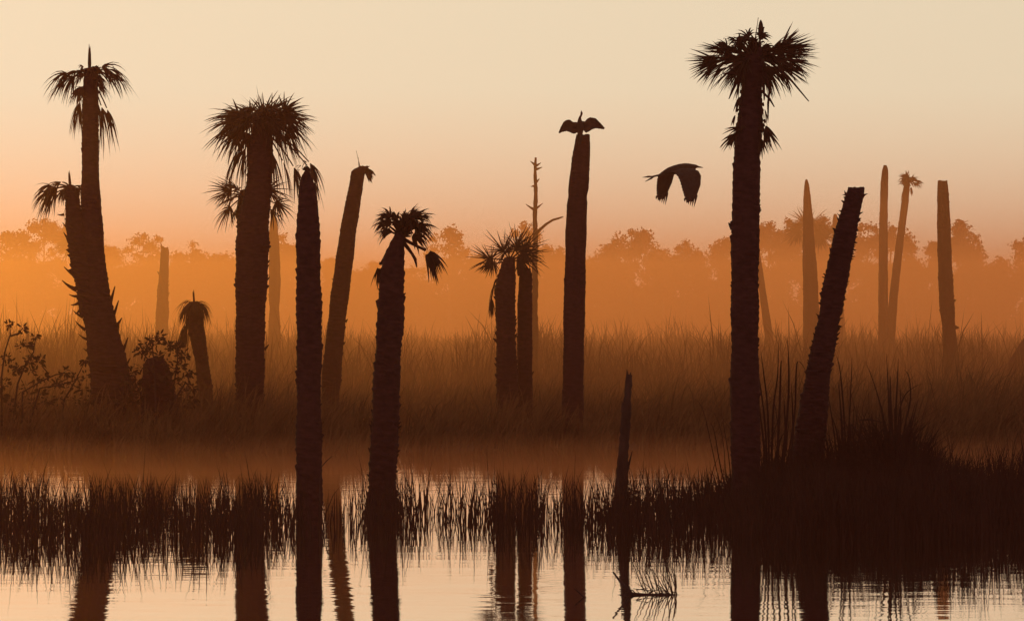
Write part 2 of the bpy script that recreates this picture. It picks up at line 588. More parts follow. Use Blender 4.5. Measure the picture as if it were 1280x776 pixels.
crown(r, 306, 246, d, [(140, 22, 34, .3), (155, 24, 30, .5), (170, 16, 30, .5), (120, 16, 32, .3), (200, 20, 34, 1.0), (225, 14, 30, .8), (35, 34, 36, .3), (20, 36, 36, .4), (5, 38, 30, .6), (350, 34, 34, .9), (50, 30, 30, .3)], 3, (20, 160), 14, 30, .5, 18, 0.034)
ragged_stubs(r, [(308, 262, 26), (309, 300, 27)], d, 4, rnd, 6, 5)

# --- straight dark pole with curled dry tuft
d = 36.2
s = F / d
r = thing('dead_palm_trunk', base_of(386, d), 'straight dark palm trunk tapering to a point with curled dry tuft, standing in open water', 'palm trunk', G_DEAD)
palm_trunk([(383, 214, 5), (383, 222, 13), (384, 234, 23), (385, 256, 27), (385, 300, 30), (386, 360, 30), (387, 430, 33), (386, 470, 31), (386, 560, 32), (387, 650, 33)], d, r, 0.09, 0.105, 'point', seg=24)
o = at(383, 212, d)
for k in range(9):
    a = rnd.choice((150, 165, 130, 30, 15, 50, 95))
    frond(r, o, sdir(a, rnd.uniform(-0.8, 0.8)), 5 / s, rnd.uniform(10, 19) / s, 3, 30, 3.4, 0.2, 0.011, 'dead', name='dry_curl')
ragged_stubs(r, [(385, 256, 27), (386, 400, 31), (386, 600, 32)], d, 10, rnd, 4, 4)

# --- leaning trunk with hooked ragged top
d = 60.0
s = F / d
r = thing('dead_palm_trunk', base_of(411, d), 'leaning palm trunk whose ragged top hooks over to one side', 'palm trunk', G_DEAD)
palm_trunk([(456, 208, 12), (448, 213, 17), (446, 226, 17), (441, 255, 20), (435, 290, 21), (430, 330, 22), (424, 375, 23), (419, 420, 23), (415, 460, 24), (413, 500, 22)], d, r, 0.06, 0.10, 'flat')
for k in range(14):
    frond(r, at(rnd.uniform(449, 455), rnd.uniform(209, 215), d), sdir(rnd.uniform(-10, 50), rnd.uniform(-0.5, 0.5)), 4 / s, rnd.uniform(9, 17) / s, 5, 35, 1.8, 0.3, 0.045, 'dead', name='dead_frond')
stub(r, 451, 212, d, 105, 22, 1.2, 0, 0.1, 'dry_curl')
stub(r, 449, 212, d, 95, 14, 1.2, 0, 0.1, 'dry_curl')
stub(r, 451, 235, d, 268, 14, 6, 0, 0, 'bark_flap', 'bark')
ragged_stubs(r, [(446, 226, 17), (430, 330, 22), (413, 500, 22)], d, 8, rnd, 4, 4)

# --- palm with hanging dead leaf
d = 37.2
s = F / d
r = thing('palm_tree', base_of(477, d), 'dark palm with shaggy tufted head and a wilted frond dangling on a bent stalk', 'palm tree', G_PALM)
palm_trunk([(500, 292, 12), (496, 306, 18), (492, 322, 26), (490, 345, 31), (489, 375, 34), (488, 410, 35), (485, 440, 34), (483, 480, 33), (482, 520, 34), (480, 560, 34), (478, 600, 37), (477, 640, 43)], d, r, 0.12, 0.105, 'point', seg=24)
o = at(502, 296, d)
for (ang, pet, L, drp, wd) in ((135, 22, 26, 1.6, .03), (120, 24, 24, 1.4, .03), (150, 16, 24, 1.8, .03), (105, 20, 24, 1.2, .03), (60, 26, 26, .9, .034), (50, 30, 26, 1.0, .034), (72, 24, 24, .9, .034), (38, 22, 30, 1.3, .034), (25, 16, 30, 1.5, .034), (10, 12, 28, 1.5, .03), (85, 14, 24, .9, .03), (45, 18, 32, 1.2, .034), (65, 16, 30, 1.1, .034)):
    frond(r, o, sdir(ang, rnd.uniform(-0.45, 0.45)), pet / s, L / s, 16, 60, drp, 0.1, wd, 'dead')
for k in range(16):
    a = rnd.choice((rnd.uniform(95, 150), rnd.uniform(35, 85), rnd.uniform(60, 100)))
    frond(r, o + Vector((0, 0, rnd.uniform(-0.05, 0.15))), sdir(a, rnd.uniform(-0.8, 0.8)), rnd.uniform(8, 18) / s, rnd.uniform(20, 30) / s, 12, 50, 1.1, 0.1, 0.03, 'dead', name='dead_frond')
mb = MB()
mb.tube([at(*p, d) for p in ((503, 298), (512, 303), (522, 308), (530, 312))], [.03, .024, .02, .018], 6)
st = mb.build('leaf_stalk', 'boot', r)
for k in range(10):
    frond(r, at(530, 311, d), sdir(-15 - 6 * k, rnd.uniform(-0.25, 0.25)), 3 / s, rnd.uniform(30, 42) / s, 4, 16, 1.6, 0.1, 0.035, 'dead', name='dead_frond')
mb = MB()
mb.tube([at(*p, d) for p in ((502, 300), (509, 309), (515, 317), (519, 324), (521, 334))], [.03, .026, .02, .022, .008], 6)
mb.build('leaf_stalk', 'boot', r)
mb = MB()
mb.tube([at(*p, d) for p in ((492, 300), (484, 316), (476, 330))], [.022, .02, .016], 6)
mb.build('leaf_stalk', 'boot', r)
for k in range(5):
    frond(r, at(476, 328, d), sdir(235 + 8 * k, rnd.uniform(-0.2, 0.2)), 3 / s, rnd.uniform(18, 30) / s, 3, 15, 2.0, 0.1, 0.03, 'dead', name='dead_frond')
ragged_stubs(r, [(490, 345, 31), (485, 440, 34), (477, 640, 42)], d, 26, rnd, 5, 5)

# --- fan palm and headless trunk next to it
d = 58.0
s = F / d
r = thing('palm_tree', base_of(634, d), 'palm with stiff round fan leaves beside a headless trunk', 'palm tree', G_PALM)
palm_trunk([(637, 322, 14), (634, 340, 20), (631, 362, 26), (632, 400, 25), (633, 450, 26), (635, 520, 28)], d, r, 0.09, 0.11, 'point')
for (ang, pet, L, drp) in ((168, 24, 30, .08), (186, 20, 22, .4), (118, 14, 36, .05), (95, 14, 30, .05), (66, 18, 34, .05), (45, 22, 34, .05), (25, 22, 34, .15), (5, 14, 30, .6)):
    frond(r, at(637, 326, d), sdir(ang, rnd.uniform(-0.25, 0.25)), pet / s, L / s, 24, 120, drp, 0.1, 0.026, 'frond', roll=rnd.uniform(1.1, 1.9))
for (x, y, a, L) in ((622, 348, 225, 30), (618, 356, 245, 32), (616, 362, 260, 26), (626, 340, 215, 22)):
    dead_frond(r, at(x, y, d - 0.1), sdir(a, rnd.uniform(-0.3, 0.3)), 6 / s, L / s, 10, 0.034, 0.5)
ragged_stubs(r, [(631, 362, 26), (633, 450, 26), (635, 520, 27)], d, 16, rnd, 5, 5)
d = 58.8
r = thing('dead_palm_trunk', base_of(654, d), 'headless palm trunk with notched knob top, beside the stiff fan palm', 'palm trunk', G_DEAD)
palm_trunk([(658, 336, 12), (657, 346, 17), (656, 380, 18), (656, 430, 19), (656, 520, 20)], d, r, 0.06, 0.11, 'broken')
palm_trunk([(652, 318, 7), (651, 324, 10), (650, 333, 9), (651, 345, 7)], d - 0.1, r, 0.1, 0.06, 'point', 'broken_knob', 10, False)
ragged_stubs(r, [(656, 350, 18), (656, 520, 20)], d, 6, rnd, 4, 4)

# --- slender bare snag
d = 82.0
r = thing('dead_tree', base_of(668, d), 'slender bare snag with short broken branch stubs and one long curved limb', 'dead tree')
mb = MB()
s = F / d
ys = np.linspace(197, 470, 50)
mb.tube([at(669.5 - 1.5 * (y - 197) / 270 + 0.5 * math.sin(y * 0.11), y, d) for y in ys] + [at(668, HY + 3.0 * s, d)], [(1.3 + 3.4 * ((y - 197) / 273) ** 0.6) / s * (1 + 0.12 * math.sin(y * 0.7)) for y in ys] + [4.6 / s], 8)
mb.build('trunk', 'wood', r)
for (x, y, a, l, w) in ((669, 206, 150, 7, 4), (669, 208, 25, 8, 4.5), (669, 212, 10, 9, 4.5), (669, 229, 40, 7, 5), (669, 232, 200, 6, 4), (668, 262, 155, 12, 4), (668, 262, 30, 12, 4.5), (668, 273, 300, 5, 2), (668, 335, 20, 5, 2.4), (668, 355, 170, 4, 2), (668, 300, 150, 4, 2)):
    stub(r, x, y, d, a, l, w, rnd.uniform(-0.05, 0.05), 0.15, 'branch_stub', 'wood')
mb = MB()
mb.tube([at(*p, d - 0.1) for p in ((668, 294), (675, 287), (683, 280), (691, 275), (698, 273), (704, 271))], [2.2 / s, 1.9 / s, 1.6 / s, 1.4 / s, 1.3 / s, 0.7 / s], 6)
mb.build('branch', 'wood', r)

# --- the perch trunk
d = 57.0
r = thing('dead_palm_trunk', base_of(715, d), 'flat-topped palm trunk with a pinched neck, a bird drying its wings on top', 'palm trunk', G_DEAD)
PERCH = [(728.5, 169, 17), (728, 180, 20), (726, 200, 23), (723.5, 230, 25), (722.5, 240, 24.5), (722, 247, 21.5), (721.5, 252, 25), (720, 290, 27), (719, 340, 26), (718, 380, 27), (717, 440, 26), (716, 500, 27)]
palm_trunk(PERCH, d, r, 0.035, 0.12, 'flat')
ragged_stubs(r, PERCH[3:], d, 5, rnd, 3, 3)

# --- thin dark snag in the water
d = 38.0
s = F / d
r = thing('dead_tree', base_of(775, d), 'thin dark snag post leaning in the short reeds, splintered at the top', 'dead tree')
mb = MB()
ys = np.linspace(468, 640, 40)
xs = np.interp(ys, [468, 500, 560, 640], [786.5, 784, 779.5, 774])
ws = np.interp(ys, [468, 478, 500, 505, 560, 640], [7, 9, 9, 12, 13, 19])
mb.tube([at(x + 0.4 * math.sin(y * 0.5), y, d) for x, y in zip(xs, ys)] + [at(773, HY + 2.95 * s, d)], [w * 0.5 / s * (1 + 0.08 * rnd.uniform(-1, 1)) for w in ws] + [8 / s], 9)
mb.build('trunk', 'wood', r)
stub(r, 784.5, 470, d, 96, 9, 4, 0, 0.0, 'splinter', 'wood')
stub(r, 788, 471, d, 88, 6, 4, 0, 0.0, 'splinter', 'wood')
stub(r, 779, 515, d, 96, 14, 6, -0.05, 0.0, 'splinter', 'wood')
stub(r, 781, 600, d, 75, 36, 6, -0.1, 0.05, 'side_branch', 'wood')

# --- big palm with wide flat head
d = 36.8
s = F / d
r = thing('palm_tree', base_of(933, d), 'towering dark palm with a wide flattened head of bristling fronds and a ragged skirt', 'palm tree', G_PALM)
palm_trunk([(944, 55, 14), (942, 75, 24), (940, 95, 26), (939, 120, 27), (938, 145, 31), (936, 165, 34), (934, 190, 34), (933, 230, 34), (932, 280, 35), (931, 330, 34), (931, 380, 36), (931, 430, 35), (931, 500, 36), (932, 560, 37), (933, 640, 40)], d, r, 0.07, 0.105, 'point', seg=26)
o = at(941, 72, d)
for (ang, pet, L, drp) in ((172, 34, 38, .15), (180, 36, 36, .2), (163, 32, 34, .1), (188, 34, 36, .35), (176, 22, 40, .2), (196, 28, 36, .5), (205, 20, 38, .6), (168, 18, 40, .1), (215, 14, 40, .7), (12, 34, 42, .0), (20, 36, 40, .0), (28, 34, 36, .0), (4, 34, 40, .15), (355, 32, 36, .3), (346, 26, 38, .45), (16, 24, 42, .1), (335, 20, 38, .5), (32, 24, 32, .0), (0, 20, 42, .3), (325, 12, 40, .7), (155, 22, 24, .1), (226, 10, 36, .9), (310, 8, 36, .9)):
    frond(r, o, sdir(ang, rnd.uniform(-0.35, 0.35)), pet * 1.12 / s, L * 1.1 / s, 22, 48, drp, 0.08, 0.026, 'dead')
for k in range(12):
    frond(r, o, sdir(rnd.choice((rnd.uniform(-25, 15), rnd.uniform(165, 205))), rnd.choice((-1, 1)) * rnd.uniform(0.8, 2.0)), 18 / s, 36 / s, 16, 48, .5, 0.1, 0.026, 'dead')
for k in range(30):
    x_ = rnd.uniform(-0.36, 0.38)
    frond(r, o + Vector((x_ * 0.4, rnd.uniform(-.15, .15), 0.04)), Vector((x_, rnd.uniform(-.2, .2), 0.16)), rnd.uniform(8, 24) / s, rnd.uniform(12, 24) / s, 12, 70, 1.3, 0.05, 0.03, 'dead')
for k in range(10):
    x_ = rnd.choice((rnd.uniform(920, 928), rnd.uniform(950, 957)))
    frond(r, at(x_, rnd.uniform(92, 150), d - 0.12), sdir(270 + (x_ - 939) * 1.6, rnd.uniform(-0.4, 0.2)), 4 / s, rnd.uniform(14, 30) / s, 4, 18, .8, 0.1, 0.022, 'dead', name='dead_frond')
mb = MB()
mb.tube([at(951, y, d) for y in (50, 44, 38, 32, 28, 25)], [.03, .034, .036, .03, .02, .004], 8)
mb.build('spear_leaf', 'dead', r)
stub(r, 944, 50, d, 82, 28, 1.8, 0, 0, 'spear_leaf', 'dead')
for (x, y, a, l) in ((932, 160, 172, 22), (928, 165, 195, 26), (930, 158, 215, 26), (926, 162, 225, 22), (950, 160, 300, 28), (953, 155, 310, 30), (950, 165, 280, 24), (955, 150, 290, 30)):
    frond(r, at(x, y, d - 0.15), sdir(a, rnd.uniform(-0.4, 0.1)), 4 / s, l / s, 7, 28, .5, 0.1, 0.034, 'dead', name='dead_frond')
for pts in (((958, 75), (985, 96), (1011, 127)), ((955, 90), (962, 110), (960, 130), (960, 150)), ((952, 92), (955, 112), (955, 126)), ((928, 92), (920, 105), (911, 124)), ((985, 75), (1003, 76), (1010, 77)), ((921, 92), (908, 92), (904, 93)), ((950, 112), (962, 124), (968, 134))):
    mb = MB()
    mb.tube([at(x, y, d - 0.25) for x, y in pts], [0.016] * (len(pts) - 1) + [0.007], 5)
    mb.build('leaf_stalk', 'boot', r)
stub(r, 916, 285, d, 140, 7, 8, 0, .3)
ragged_stubs(r, [(936, 165, 34), (931, 380, 36), (932, 560, 37)], d, 16, rnd, 4, 5)

# --- heavy leaning bristly trunk
d = 38.4
s = F / d
r = thing('dead_palm_trunk', base_of(1004, d), 'thick leaning dark palm trunk with blunt top and bristly leaf stubs, among the tall grass', 'palm trunk', G_DEAD)
LEAN = [(1070, 235, 20), (1069, 242, 25), (1064, 262, 25), (1058, 285, 27), (1053, 310, 29), (1048, 335, 29), (1042, 365, 29), (1037, 395, 28), (1031, 425, 30), (1024, 460, 32), (1018, 500, 34), (1013, 540, 38), (1008, 590, 44)]
palm_trunk(LEAN, d, r, 0.10, 0.08, 'flat', seg=24)
PL = smooth_pts(LEAN, 120)
for k in range(90):
    i = rnd.randrange(2, 80)
    sgn = rnd.choice((-1, 1))
    stub(r, PL[i, 0] + sgn * PL[i, 2] * 0.44, PL[i, 1], d - 0.02, 75 - sgn * rnd.uniform(30, 95), rnd.uniform(2.5, 6), rnd.uniform(2.5, 4.5), rnd.uniform(-0.05, 0.02), rnd.uniform(-0.1, 0.25))

# --- pale far trunks
d = 104.0
r = thing('dead_palm_trunk', base_of(1012, d), 'hazy palm trunk with a bare tapered tip rising above the tree line', 'palm trunk', G_DEAD)
palm_trunk([(1008, 225, 3), (1008.5, 232, 6.5), (1009, 250, 9.5), (1010, 275, 13), (1011, 310, 16), (1013, 350, 18.5), (1014, 390, 20.5), (1015, 430, 22)], d, r, 0.04, 0.14, 'point', seg=12)
ragged_stubs(r, [(1010, 275, 13), (1014, 390, 20)], d, 5, rnd, 2.5, 2.5)
d = 138.0
s = F / d
r = thing('palm_tree', base_of(1011, d), 'faint round-headed palm directly behind the tapered bare tip', 'palm tree', G_PALM)
palm_trunk([(1011, 278, 9), (1011, 300, 12), (1011, 350, 12), (1011, 420, 12)], d, r, 0.05, 0.14, 'point', seg=10)
crown(r, 1011, 286, d, [(a, 12, 26, .3) for a in range(-20, 201, 17)], 8, (0, 180), 12, 25, .4, 18, 0.07)
d = 114.0
r = thing('dead_palm_trunk', base_of(1104, d), 'hazy thin upright palm trunk crossing a curved palm at its foot', 'palm trunk', G_DEAD)
palm_trunk([(1106.5, 207, 4), (1106.5, 212, 7.5), (1105.5, 230, 9.5), (1104.5, 270, 10.5), (1104, 330, 11.5), (1104, 420, 12.5)], d, r, 0.04, 0.14, 'flat', seg=12)
ragged_stubs(r, [(1105, 230, 9.5), (1104, 420, 12)], d, 5, rnd, 2.5, 2.5)
d = 116.0
s = F / d
r = thing('palm_tree', base_of(1112, d), 'hazy slim curved palm with a small tufted head', 'palm tree', G_PALM)
palm_trunk([(1135, 224, 5), (1133, 236, 8.5), (1131, 255, 9), (1127, 285, 9.5), (1122, 325, 10), (1117, 370, 11), (1113, 420, 12)], d, r, 0.04, 0.14, 'point', seg=12)
crown(r, 1136, 226, d, [(110, 5, 12, .1), (90, 4, 12, .1), (70, 5, 12, .2), (130, 5, 13, .2), (150, 4, 11, .3), (45, 6, 13, .4), (15, 10, 12, .4), (0, 8, 12, .6), (170, 3, 10, .6)], 3, (40, 140), 5, 11, .3, 12, 0.07)
for (x, y, a, L) in ((1133, 230, 230, 14), (1131, 232, 250, 16), (1137, 230, 310, 10)):
    dead_frond(r, at(x, y, d), sdir(a), 2 / s, L / s, 6, 0.06)
d = 84.0
r = thing('dead_palm_trunk', base_of(1190, d), 'pale straight palm trunk cut square on top, a knob low on its side', 'palm trunk', G_DEAD)
palm_trunk([(1178, 226, 12.5), (1178.5, 236, 14), (1179.5, 270, 16), (1180.5, 310, 18), (1182, 350, 18), (1183.5, 380, 19), (1186, 410, 17), (1189, 450, 20), (1190, 470, 21)], d, r, 0.05, 0.13, 'flat', seg=14)
stub(r, 1192, 409, d, -5, 7, 8, 0, 0, 'knob', 'bark')
stub(r, 1191, 378, d, 60, 5, 5, 0, 0)
ragged_stubs(r, [(1179, 240, 14), (1190, 470, 20)], d, 5, rnd, 3, 3)
d = 118.0
r = thing('dead_palm_trunk', base_of(962, d), 'thin hazy trunk leaning out from behind the towering palm', 'palm trunk', G_DEAD)
palm_trunk([(945, 305, 6), (949, 335, 8), (954, 370, 9), (959, 405, 10), (963, 435, 11)], d, r, 0.04, 0.14, 'flat', seg=10)
ragged_stubs(r, [(949, 335, 8), (963, 435, 11)], d, 4, rnd, 2.5, 2.5)
d = 84.5
s = F / d
r = thing('fallen_log', base_of(1265, d), 'short fallen palm log slanting up out of the far reeds', 'log')
palm_trunk([(1296, 412, 17), (1282, 432, 18), (1270, 452, 19), (1258, 470, 20), (1248, 486, 21)], d, r, 0.05, 0.13, 'flat', 'log', 14)
stub(r, 1284, 424, d, 140, 6, 4)
d = 122.0
r = thing('dead_palm_trunk', base_of(202, d), 'hazy golden stump trunk, jagged on top, between the twin-stemmed and thick palms', 'palm trunk', G_DEAD)
palm_trunk([(206, 309, 9), (206, 318, 10.5), (205, 340, 12), (203.5, 362, 14), (203.5, 372, 14), (203, 390, 16), (202, 420, 17)], d, r, 0.07, 0.15, 'broken', seg=12)
stub(r, 203, 311, d, 110, 6, 4)
ragged_stubs(r, [(205, 330, 12), (202, 420, 17)], d, 8, rnd, 3, 3)
d = 118.0
r = thing('dead_palm_trunk', base_of(342, d), 'hazy rust-coloured trunk with needle tip between the thick palm and a dark pole', 'palm trunk', G_DEAD)
palm_trunk([(342, 258, 1.5), (342, 266, 4), (342, 275, 8), (342, 290, 11.5), (343, 320, 14), (343.5, 350, 14.5), (343, 375, 14), (343, 384, 11.5), (343, 395, 14), (343, 420, 15)], d, r, 0.05, 0.14, 'point', seg=12)
ragged_stubs(r, [(342, 290, 11), (343, 420, 15)], d, 4, rnd, 2.5, 2.5)
d = 172.0
s = F / d
r = thing('palm_tree', base_of(96, d), 'faint golden fan palm showing behind the twin-stemmed palm', 'palm tree', G_PALM)
palm_trunk([(96, 288, 6), (97, 305, 9), (99, 340, 9), (102, 420, 10)], d, r, 0.05, 0.15, 'point', seg=10)
crown(r, 97, 298, d, [(170, 14, 26, .2), (155, 12, 26, .1), (190, 14, 24, .3), (215, 10, 24, .3), (10, 14, 24, .2), (25, 16, 24, .1), (-15, 14, 24, .4), (60, 8, 22, .1), (120, 8, 22, .1)], 4, (0, 180), 10, 22, .3, 20, 0.07)
d = 145.0
r = thing('dead_palm_trunk', base_of(1050, d), 'faint trunk showing on both sides of the thick leaning trunk', 'palm trunk', G_DEAD)
palm_trunk([(1044, 268, 4), (1044, 276, 7), (1045, 300, 8), (1048, 350, 9), (1052, 420, 10)], d, r, 0.07, 0.14, 'point', seg=10)
ragged_stubs(r, [(1044, 276, 7), (1052, 420, 10)], d, 4, rnd, 2.5, 2.5)

# --- small palm with collapsed skirt
d = 60.0
s = F / d
r = thing('palm_tree', base_of(258, d), 'short dying palm with a collapsed mop of dry leaves beside the stump shrub', 'palm tree', G_PALM)
palm_trunk([(243, 378, 12), (244, 392, 20), (247, 420, 20), (252, 450, 17), (257, 490, 18), (261, 530, 20)], d, r, 0.07, 0.11, 'point')
spear(r, 243, 382, d, 20, 2.5, 3, 'spear_leaf', 'dead')
for k in range(26):
    a = rnd.uniform(20, 160)
    frond(r, at(243, 380, d), sdir(a, rnd.uniform(-1.0, 1.0)), rnd.uniform(3, 9) / s, rnd.uniform(18, 40) / s, 7, 40, rnd.uniform(2.4, 4.5), 0.5, 0.022, 'dead', name='dead_frond')
for k in range(12):
    dead_frond(r, at(240, 392, d), sdir(rnd.uniform(195, 240), rnd.uniform(-0.6, 0.6)), rnd.uniform(3, 10) / s, rnd.uniform(26, 46) / s, 6, 0.022)

# --- stump wrapped in leaves
d = 56.5
s = F / d
r = thing('tree_stump', base_of(200, d), 'broad stump tapering upward, half buried in leafy shrub', 'stump')
palm_trunk([(194, 448, 20), (195, 456, 30), (197, 480, 40), (199, 510, 48), (201, 550, 56)], d, r, 0.08, 0.12, 'point')
ragged_stubs(r, [(195, 456, 30), (199, 510, 48), (201, 545, 54)], d, 10, rnd, 7, 6)


# ------------------------------------------------------------------ shrubs
def leaf_cluster(root, c, rad, n, size, name='leaf_cluster'):
    mb = MB()
    for k in range(n):
        dr = Vector((rnd.gauss(0, 1), rnd.gauss(0, 1), rnd.gauss(0, 0.8))).normalized()
        p = c + dr * (rad * rnd.uniform(0.15, 0.75))
        L = size * rnd.uniform(0.45, 1.25)
        u = (dr + Vector((rnd.uniform(-.6, .6), rnd.uniform(-.6, .6), rnd.uniform(-.7, .3)))).normalized()
        b2 = u.cross(Vector((rnd.uniform(-1, 1), rnd.uniform(-1, 1), rnd.uniform(-1, 1))))
        b2.normalize()
        mb.strip([p, p + u * (L * .35), p + u * (L * .75), p + u * L], [size * .1, size * .42, size * .34, size * .02], b2)
    o = mb.build(name, 'leaf', root)
    o['kind'] = 'stuff'
    return o


def shrub(name, bx, d, label, clusters, stems, rad_px=8, leaves=16):
    r = thing(name, base_of(bx, d), label, 'shrub', 'leafy shrubs on the marsh edge')
    s = F / d
    for pts in stems:
        mb = MB()
        off = rnd.uniform(-0.3, 0.3)
        n = len(pts)
        mb.tube([at(x, y, d + off * (1 - i / n)) for i, (x, y) in enumerate(pts)], [(0.022 - 0.013 * i / (n - 1)) for i in range(n)], 6)
        mb.build('stem', 'wood', r)
    for (x, y) in clusters:
        leaf_cluster(r, at(x, y, d + rnd.uniform(-0.3, 0.3)), rad_px / s * rnd.uniform(0.7, 1.35), int(leaves * rnd.uniform(1.0, 2.0)), rnd.uniform(0.07, 0.12))
    return r


shrub('shrub', 25, 56.0, 'open twiggy shrub with leaves bunched at its stem tips, rising from the reeds',
      [(12, 405), (28, 411), (45, 420), (28, 432), (34, 430), (8, 447), (12, 455), (22, 460), (37, 452), (50, 450), (37, 462), (45, 476), (52, 470), (80, 466), (90, 465), (98, 474), (5, 480), (106, 450), (104, 486), (78, 478), (70, 480), (20, 462), (40, 444), (92, 480), (30, 484), (3, 492), (12, 500), (50, 492), (60, 500), (75, 498), (95, 500), (40, 505), (20, 510), (108, 470), (112, 500)],
      [[(2, 560), (2, 470), (6, 440), (13, 418), (12, 405)], [(13, 420), (22, 417), (28, 411)], [(12, 560), (22, 480), (32, 455), (42, 440), (43, 432), (45, 420)], [(42, 433), (36, 432), (28, 432)], [(28, 555), (28, 490), (52, 476), (70, 468), (84, 466)], [(28, 560), (50, 485), (75, 481), (98, 474)], [(60, 475), (60, 466), (52, 457)], [(75, 560), (80, 500), (92, 480), (106, 452)]])
shrub('shrub', 205, 55.8, 'dense leafy shrub climbing over the broad stump',
      [(188, 424), (195, 428), (181, 432), (200, 422), (186, 440), (175, 438), (215, 440), (222, 433), (230, 444), (226, 456), (218, 462), (236, 466), (228, 476), (240, 484), (178, 458), (165, 466), (170, 478), (158, 474), (215, 478), (205, 452), (210, 432), (198, 445), (234, 492), (222, 494), (160, 492), (168, 500), (240, 500), (150, 500), (206, 470), (186, 462), (176, 490), (212, 500), (228, 508), (190, 480)],
      [[(196, 560), (194, 480), (192, 450), (190, 426)], [(194, 470), (184, 448), (176, 438)], [(212, 560), (216, 490), (222, 450), (222, 434)], [(218, 500), (232, 478), (240, 482)], [(185, 560), (175, 490), (164, 468)]], 9, 20)


# ------------------------------------------------------------------ reeds
def blades(name, X, Y, Z, H, W, lean, curve, material, label, az=None):
    N = len(X)
    az = npr.uniform(0, 2 * np.pi, N) if az is None else az
    ld = np.stack([np.cos(az), np.sin(az)], 1)
    face = npr.uniform(0, np.pi, N)
    fb = np.stack([np.cos(face), np.sin(face) * 0.6], 1)
    fb /= np.linalg.norm(fb, axis=1)[:, None]
    ts = np.array([0, 0.4, 0.75, 1.0])
    wp = np.array([1.0, 0.9, 0.6, 0.0])
    V = np.zeros((N, 7, 3))
    for k, (tt, wv) in enumerate(zip(ts, wp)):
        hor = (lean * tt + curve * tt ** 2.6) * H
        px = X + ld[:, 0] * hor
        py = Y + ld[:, 1] * hor
        pz = Z + H * tt - np.abs(curve) * 0.45 * H * tt ** 3
        if k < 3:
            V[:, 2 * k, 0] = px - fb[:, 0] * W * wv / 2
            V[:, 2 * k, 1] = py - fb[:, 1] * W * wv / 2
            V[:, 2 * k + 1, 0] = px + fb[:, 0] * W * wv / 2
            V[:, 2 * k + 1, 1] = py + fb[:, 1] * W * wv / 2
            V[:, 2 * k, 2] = pz
            V[:, 2 * k + 1, 2] = pz
        else:
            V[:, 6, 0], V[:, 6, 1], V[:, 6, 2] = px, py, pz
    base = np.arange(N)[:, None] * 7
    quads = np.concatenate([base + np.array([[0, 1, 3, 2]]), base + np.array([[2, 3, 5, 4]])])
    tris = base + np.array([[4, 5, 6]])
    o = np_mesh(name, V.reshape(-1, 3), tris, quads, material)
    return tag(o, label, 'reeds', kind='stuff')


def wob(x, y, f=1.0):
    return (np.sin(x * 1.7 * f + 1.3) + np.sin(x * 0.63 * f + y * 0.9 * f) + np.sin(x * 3.1 * f - y * 1.3 * f + 2.0) + np.sin(y * 2.1 * f + 0.5)) / 4


def tufted(N, xlo, xhi, ylo, yhi, per, spread, yp=1.0):
    """positions gathered into tussocks; returns x, y and a height factor per tussock"""
    n = max(1, N // per)
    cy = ylo + (yhi - ylo) * npr.random(n) ** yp
    cx = npr.uniform(xlo, xhi, n)
    ch = npr.uniform(0.5, 1.3, n)
    k = npr.integers(0, n, N)
    sp = spread * npr.uniform(0.5, 1.6, n)[k]
    y = cy[k] + npr.normal(0, 1, N) * sp
    x = cx[k] * y * 0.2 + npr.normal(0, 1, N) * sp
    return x, y, ch[k]


# short rushes standing in the near water: density follows the picture column they stand under
N = 44000
Y = npr.uniform(30.2, 39.5, N)
XP = npr.uniform(-60, 1340, N)
X = (XP - 640) / F * Y
front = np.interp(XP, [-60, 60, 150, 250, 330, 400, 440, 500, 620, 680, 780, 900, 960, 1280, 1340], [30.6, 30.6, 30.9, 31.6, 31.6, 32.8, 33.2, 34.0, 34.2, 33.6, 32.6, 32.2, 31.8, 31.8, 31.8])
back = np.interp(XP, [-60, 330, 420, 440, 500, 900, 940, 1340], [38.6, 38.2, 36.0, 37.4, 37.6, 37.8, 39.2, 39.4])
dens = np.interp(XP, [-60, 100, 200, 300, 360, 400, 415, 440, 460, 500, 620, 650, 700, 780, 900, 940, 1340], [.52, .42, .42, .46, .42, .2, .14, .2, .34, .42, .42, .3, .4, .62, .55, .95, 1])
clump = np.clip(0.55 + 1.0 * wob(X * 2.2, Y * 2.2), 0, 1)
edge = np.clip((Y - front) / 0.8, 0, 1) * np.clip((back - Y) / 0.6, 0, 1)
keep = npr.random(N) < dens * (0.25 + 0.75 * clump) * edge
X, Y, XP, clump = X[keep], Y[keep], XP[keep], clump[keep]
hb = np.interp(XP, [-60, 200, 350, 480, 520, 700, 900, 930, 1000, 1160, 1340], [.56, .54, .56, .56, .66, .6, .66, .72, .8, .84, .88])
H = hb * npr.uniform(0.5, 1.15, len(X)) * (0.8 + 0.3 * clump) + 0.12
tall = npr.random(len(X)) < 0.03
H = np.where(tall, H * 1.35, H)
blades('spike_rush', X, Y, np.full(len(X), -0.12), H, npr.uniform(0.007, 0.017, len(X)), npr.uniform(-0.02, 0.16, len(X)), npr.uniform(0, 0.25, len(X)), 'reeddark', 'short dark spiky rushes standing in the open water')

